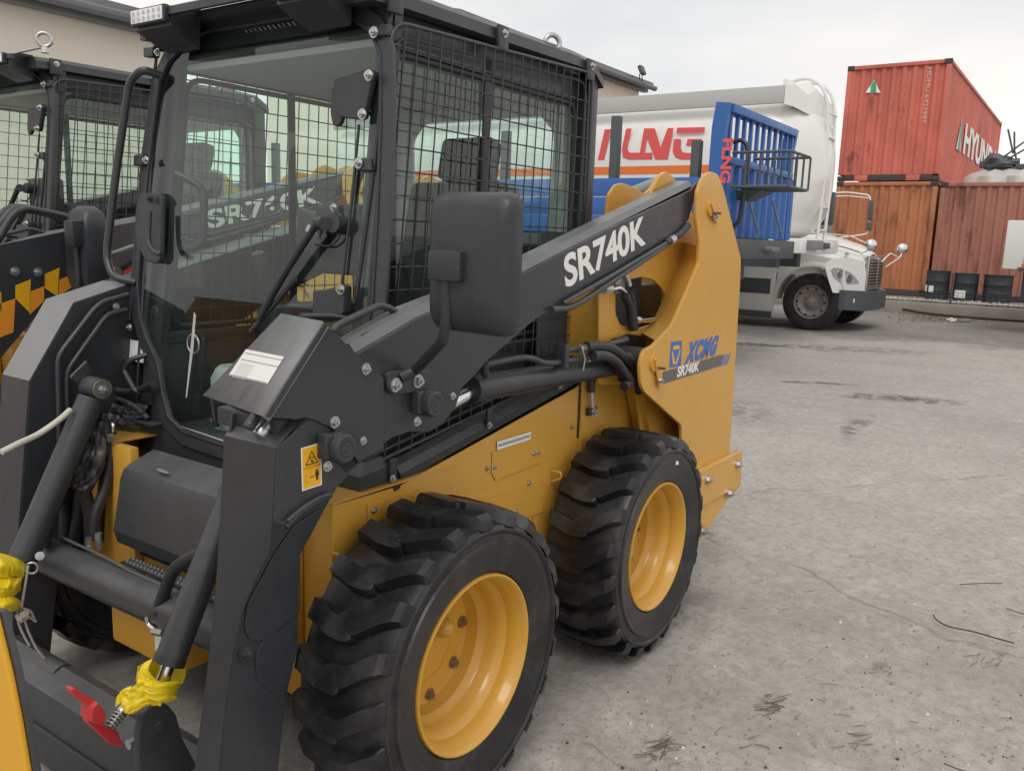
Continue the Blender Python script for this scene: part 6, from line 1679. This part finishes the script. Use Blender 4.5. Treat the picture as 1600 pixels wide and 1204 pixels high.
# raised terrace, low wall and wire fence
tag(box('raised_terrace', (20.62, -40, -.05), (60, 14, .318), CONC, None, .03), kind='structure')
lw = box('kerb_wall', (20.35, -30, -.05), (20.61, 7.5, .27), CONC, None, .04); tag(lw, 'low grey concrete kerb wall under the wire fence, in front of the drums', 'wall')
fe = thing('wire_fence', (20.5, -2, .27), 'low sagging wire mesh fence standing on the kerb wall before the drums', 'fence')
for k in range(9):
    y = 3.2-k*1.55; h_ = .34 if k != 1 else .75
    tube('fence_post', [(20.5, y, .25), (20.5, y+.01, .25+h_)], .022, DGREY, fe)
bm = bmesh.new()
for k in range(120):
    y = 3.2-k*.105; s_ = .02*math.sin(k*.7)
    add_tube(bm, [(20.48, y, .26), (20.48, y+s_, .55+.02*math.sin(k*.4))], .0035, 4)
for j in range(4):
    add_tube(bm, [(20.48, 3.2-k*.4, .30+j*.08+.015*math.sin(k*1.3+j)) for k in range(32)], .0035, 4)
o = link('fence_mesh', bm, DGREY, fe); o['kind'] = 'stuff'
tube('fence_cable', [(20.46, 3.4-k*.9, .22+.03*math.sin(k*1.7)) for k in range(15)], .016, KFILM, fe, sm=4)
tag(tube('loose_pipe', [(20.2, 2.6, .10), (20.0, 1.9, .05), (19.9, .8, .04), (20.0, -.6, .04)], .03, KFILM, sm=5), 'black pipe lying along the foot of the kerb wall', 'pipe')
RUB2 = paint('rubble_stone', (.50, .47, .43), .85, .2, .5, scale=1)
bm = bmesh.new()
for _ in range(1500):
    x, y = 20.62+random.random()**1.5*.7, random.uniform(-6, 3.4); s_ = random.uniform(.012, .05)*(1.6 if random.random() < .06 else 1)
    z0_ = .312+.02*noise.noise(Vector((x, y*2, 0)))
    vs = []
    for k in range(6):
        t = k*1.047; r_ = s_*random.uniform(.7, 1.2); vs.append(bm.verts.new((x+r_*math.cos(t), y+r_*math.sin(t), z0_)))
    tp = bm.verts.new((x+random.uniform(-.3, .3)*s_, y, z0_+s_*random.uniform(.5, 1.1)))
    for k in range(6): bm.faces.new((vs[k], vs[(k+1) % 6], tp))
tag(link('rubble', bm, RUB2, smooth=0), 'band of pale rubble along the terrace edge behind the wire fence', 'rubble', kind='stuff')
for (px, py, lab) in ((1487, 500, 'white scrap of litter among the weeds below the kerb wall'), (1508, 501, 'small grey scrap of litter right of the white one at the kerb')):
    p = at(px, py, z=.03); tag(crumple('litter', [p+Vector((0, .10, 0)), p, p+Vector((0, -.10, .01))], [.02, .045, .02], WFILM if px < 1500 else MGREY, None, px, .5, 12, 8), lab, 'litter')
# drums
for (c0, c1, top_, lab, stk) in ((1443, 1482, 423, 'dark steel drum with two small white stickers, left end of the row of three', 2), (1487, 1527, 427, 'dark steel drum with one large white label, in the middle of the row of three', 1), (1533, 1581, 430, 'dark steel drum without any label, right end of the row of three', 0)):
    xx = 21.15; l, r_ = at(c0, top_+20, x=xx), at(c1, top_+20, x=xx); cy = (l.y+r_.y)/2; rr = abs(l.y-r_.y)/2; zt__ = at((c0+c1)/2, top_, x=xx).z
    zb__ = .322; H_ = zt__-zb__+.0
    d = thing('steel_drum', (xx+rr, cy, zb__), lab, 'drum')
    pr = [(0, 0), (rr*.97, 0), (rr, .012), (rr, .02), (rr*.97, .03)]
    for t in (.34, .66): pr += [(rr*.97, H_*t-.02), (rr*1.0, H_*t), (rr*.97, H_*t+.02)]
    pr += [(rr*.97, H_-.03), (rr, H_-.02), (rr, H_), (rr*.97, H_), (rr*.96, H_-.015), (0, H_-.015)]
    lathe('drum_body', pr, (xx+rr, cy, zb__), (0, 0, 1), BARREL, d, seg=40)
    def lab_(py0, py1, px0, px1):
        bm = bmesh.new(); zt2, zb2 = at(px0, py0, x=xx).z, at(px0, py1, x=xx).z; ya2, yb2_ = at(px0, py0, x=xx).y, at(px1, py0, x=xx).y
        vs0, vs1 = [], []
        for k in range(7):
            y = ya2+(yb2_-ya2)*k/6; dy = max(-.95, min(.95, (y-cy)/rr)); x = xx+rr-rr*1.004*math.sqrt(1-dy*dy)
            vs0.append(bm.verts.new((x, y, zb2))); vs1.append(bm.verts.new((x, y, zt2)))
        for k in range(6): bm.faces.new((vs0[k], vs0[k+1], vs1[k+1], vs1[k]))
        link('drum_label', bm, WFILM, d)
    if stk == 2: lab_(445, 455, 1444, 1448); lab_(446, 456, 1451, 1459)
    if stk == 1: lab_(453, 465, 1491, 1509)
# scrap heap on the lower red container
SCR = paint('scrap_grey_film', (.62, .60, .57), .7, .3, .5, scale=.5)
sc = thing('scrap_bundle', (23.4, 0.8, 3.18), 'rounded grey tarpaulin bundle lying on top of the faded red container', 'bundle')
P0 = at(1505, 289, x=22.9); P1 = at(1625, 289, x=22.9); H0 = at(1550, 262, x=22.9).z
secs = []
for k in range(13):
    t = k/12; y = P0.y+(P1.y-P0.y)*t; s = min(1, max(.02, math.sin(math.pi*min(1, .08+t*.9)))**.45)
    h_ = (H0-3.19)*s; ring = []
    for q in range(14):
        th = math.pi*q/13; n_ = 1+.30*noise.noise(Vector((t*7, q*.8, 3)))+.12*noise.noise(Vector((t*19, q*2.1, 8)))
        ring.append((23.3-.75*math.cos(th)*s*n_, y, 3.185+h_*max(0, math.sin(th))**.6*n_))
    secs.append(ring)
loft('tarpaulin', secs, SCR, sc, closed=True, sm=40)
jk = thing('scrap_metal', (23.2, .6, H0), 'dark scrap metal bars and rods sticking up from the grey bundle', 'scrap metal')
crumple('scrap_lump', [at(1538, 258, x=23), at(1560, 256, x=23), at(1592, 258, x=23)], [.12, .20, .16, .12], DGREY, jk, 2, .6, 16, 14)
for (a_, b_) in (((1530, 262), (1548, 252)), ((1556, 262), (1590, 250)), ((1580, 264), (1602, 256)), ((1545, 262), (1562, 262))):
    p_, q_ = at(*a_, x=22.9), at(*b_, x=22.9); box('scrap_offcut', (22.85, min(p_.y, q_.y), min(p_.z, q_.z)), (23.1, max(p_.y, q_.y), max(p_.z, q_.z)), DGREY, jk, .02)
for L_ in ([(1575, 202), (1583, 240)], [(1585, 206), (1585, 240)], [(1562, 250), (1600, 222)], [(1572, 250), (1602, 233)], [(1585, 235), (1590, 258)]):
    tube('scrap_rod', pix(L_, x=23.0), .022, DGREY, jk)
# white truck body at the right edge
wb = thing('box_truck', (17.5, -1.5, 0), 'white box truck body cut by the right edge of the picture, behind the yard', 'truck')
p0 = at(1574, 344, x=16.6); p1 = at(1566, 420, x=16.6)
box('cargo_body', (16.6, -5.2, p1.z), (18.9, p1.y+.01, p0.z), WHITE, wb, .03)
box('lower_sill', (16.57, -5.2, p1.z-.03), (16.598, p1.y-.25, p1.z+.04), DGREY, wb, .005)
quad('red_reflector', [(16.594, p1.y-.30, p1.z+.05), (16.594, p1.y-.8, p1.z+.05), (16.594, p1.y-.8, p1.z+.11), (16.594, p1.y-.30, p1.z+.11)], REDF, wb)
box('panel_joint', (16.5965, p1.y-.34, p1.z+.12), (16.599, p1.y-.32, p0.z-.02), MGREY, wb, 0)
box('truck_frame', (17.2, -5.2, .6), (18.3, p1.y-.3, p1.z-.04), DGREY, wb, .02)
for yy in (-1.6, -4.2):
    for xx in (16.7, 18.5): cyl('wheel_tyre', (xx, yy, .46), (xx+.3, yy, .46), .46, RUB, wb, seg=28, bev=.04)
# ---- warehouses
def warehouse(nm, x_a, x_b, y_, h, depth, label, lamp=None):
    t = thing(nm, ((x_a+x_b)/2, y_+depth/2, 0), label, 'building')
    box('wall', (x_a+.3, y_+.35, -.05), (x_b-.3, y_+depth, h), WALLM, t, .01)
    box('eave_beam', (x_a, y_+.12, h-.16), (x_b, y_+.34, h+.02), ROOFM, t, .02)
    secs = []
    for x in (x_a-.05, x_b+.05):
        secs.append([(x, y_-.05, h+.03), (x, y_-.05, h+.17), (x, y_+depth/2, h+.15+depth*.11), (x, y_+depth/2, h+.03+depth*.11)])
    loft('roof', secs, ROOFM, t, sm=20)
    prof = [(-.085, .03), (-.10, -.01), (-.09, -.07), (-.05, -.11), (.0, -.12), (.05, -.11), (.08, -.07), (.085, .03), (.07, .03), (.06, -.06), (0, -.10), (-.07, -.06), (-.075, .03)]
    loft('gutter', [[(x, y_-.12+a, h+b) for a, b in prof] for x in (x_a-.05, x_b+.05)], ROOFM, t, sm=30)
    return t
def eave_fit(px, py, y_): return at(px, py, y=y_)
ea = at(120, 6, y=12.88)
wa = warehouse('warehouse', -6, at(330, 75, y=12.9).x, 12.9, ea.z-.0, 9, 'beige rendered warehouse with grey gutter, behind the loader roofs at upper left')
eb = at(1018, 137, y=13.3)
wb2 = warehouse('warehouse', 16.6, eb.x, 13.3, at(960, 116, y=13.3).z, 8, 'beige warehouse with dark grey eave and a floodlight, behind the tank trailer')
fl = at(1005, 122, y=13.2)
fd = thing('floodlight', tuple(fl), 'small floodlight on a bracket at the corner of the distant grey eave', 'floodlight')
a0 = at(1002, 130, y=13.1); a1 = at(1001, 117, y=13.1); a2 = at(1003, 110, y=13.1)
for dxx in (-.10, .10): tube('bracket', [a0+Vector((dxx, 0, 0)), a1+Vector((dxx, 0, 0))], .02, DGREY, fd)
box('lamp_body', (-.16, -.06, -.16), (.16, .06, .16), DGREY, fd, .02, mtx=Matrix.Translation(a2) @ Matrix.Rotation(R(-25), 4, 'X'))
# low dark building seen between tank and containers
ds = box('distant_shed', (30, 8.0, 0), (38, 14.0, 3.5), ROOFM, None, .05); tag(ds, 'low grey shed glimpsed between the tank trailer and the containers', 'shed')
# weeds at the kerb
GRS = paint('dry_weeds', (.16, .17, .07), .8, .2, .4)
bm = bmesh.new()
for _ in range(900):
    px = random.gauss(1470, 38); py = 494+random.uniform(-5, 10)
    p = at(px, py, z=0); h_ = random.uniform(.02, .07); a = random.random()*6.28
    v = [bm.verts.new(p+Vector((math.cos(a)*.008, math.sin(a)*.008, 0))), bm.verts.new(p-Vector((math.cos(a)*.008, math.sin(a)*.008, 0))), bm.verts.new(p+Vector((random.gauss(0, .03), random.gauss(0, .03), h_)))]
    bm.faces.new(v)
tag(link('weeds', bm, GRS, smooth=0), 'strip of dry weeds at the foot of the kerb wall', 'weeds', kind='stuff')
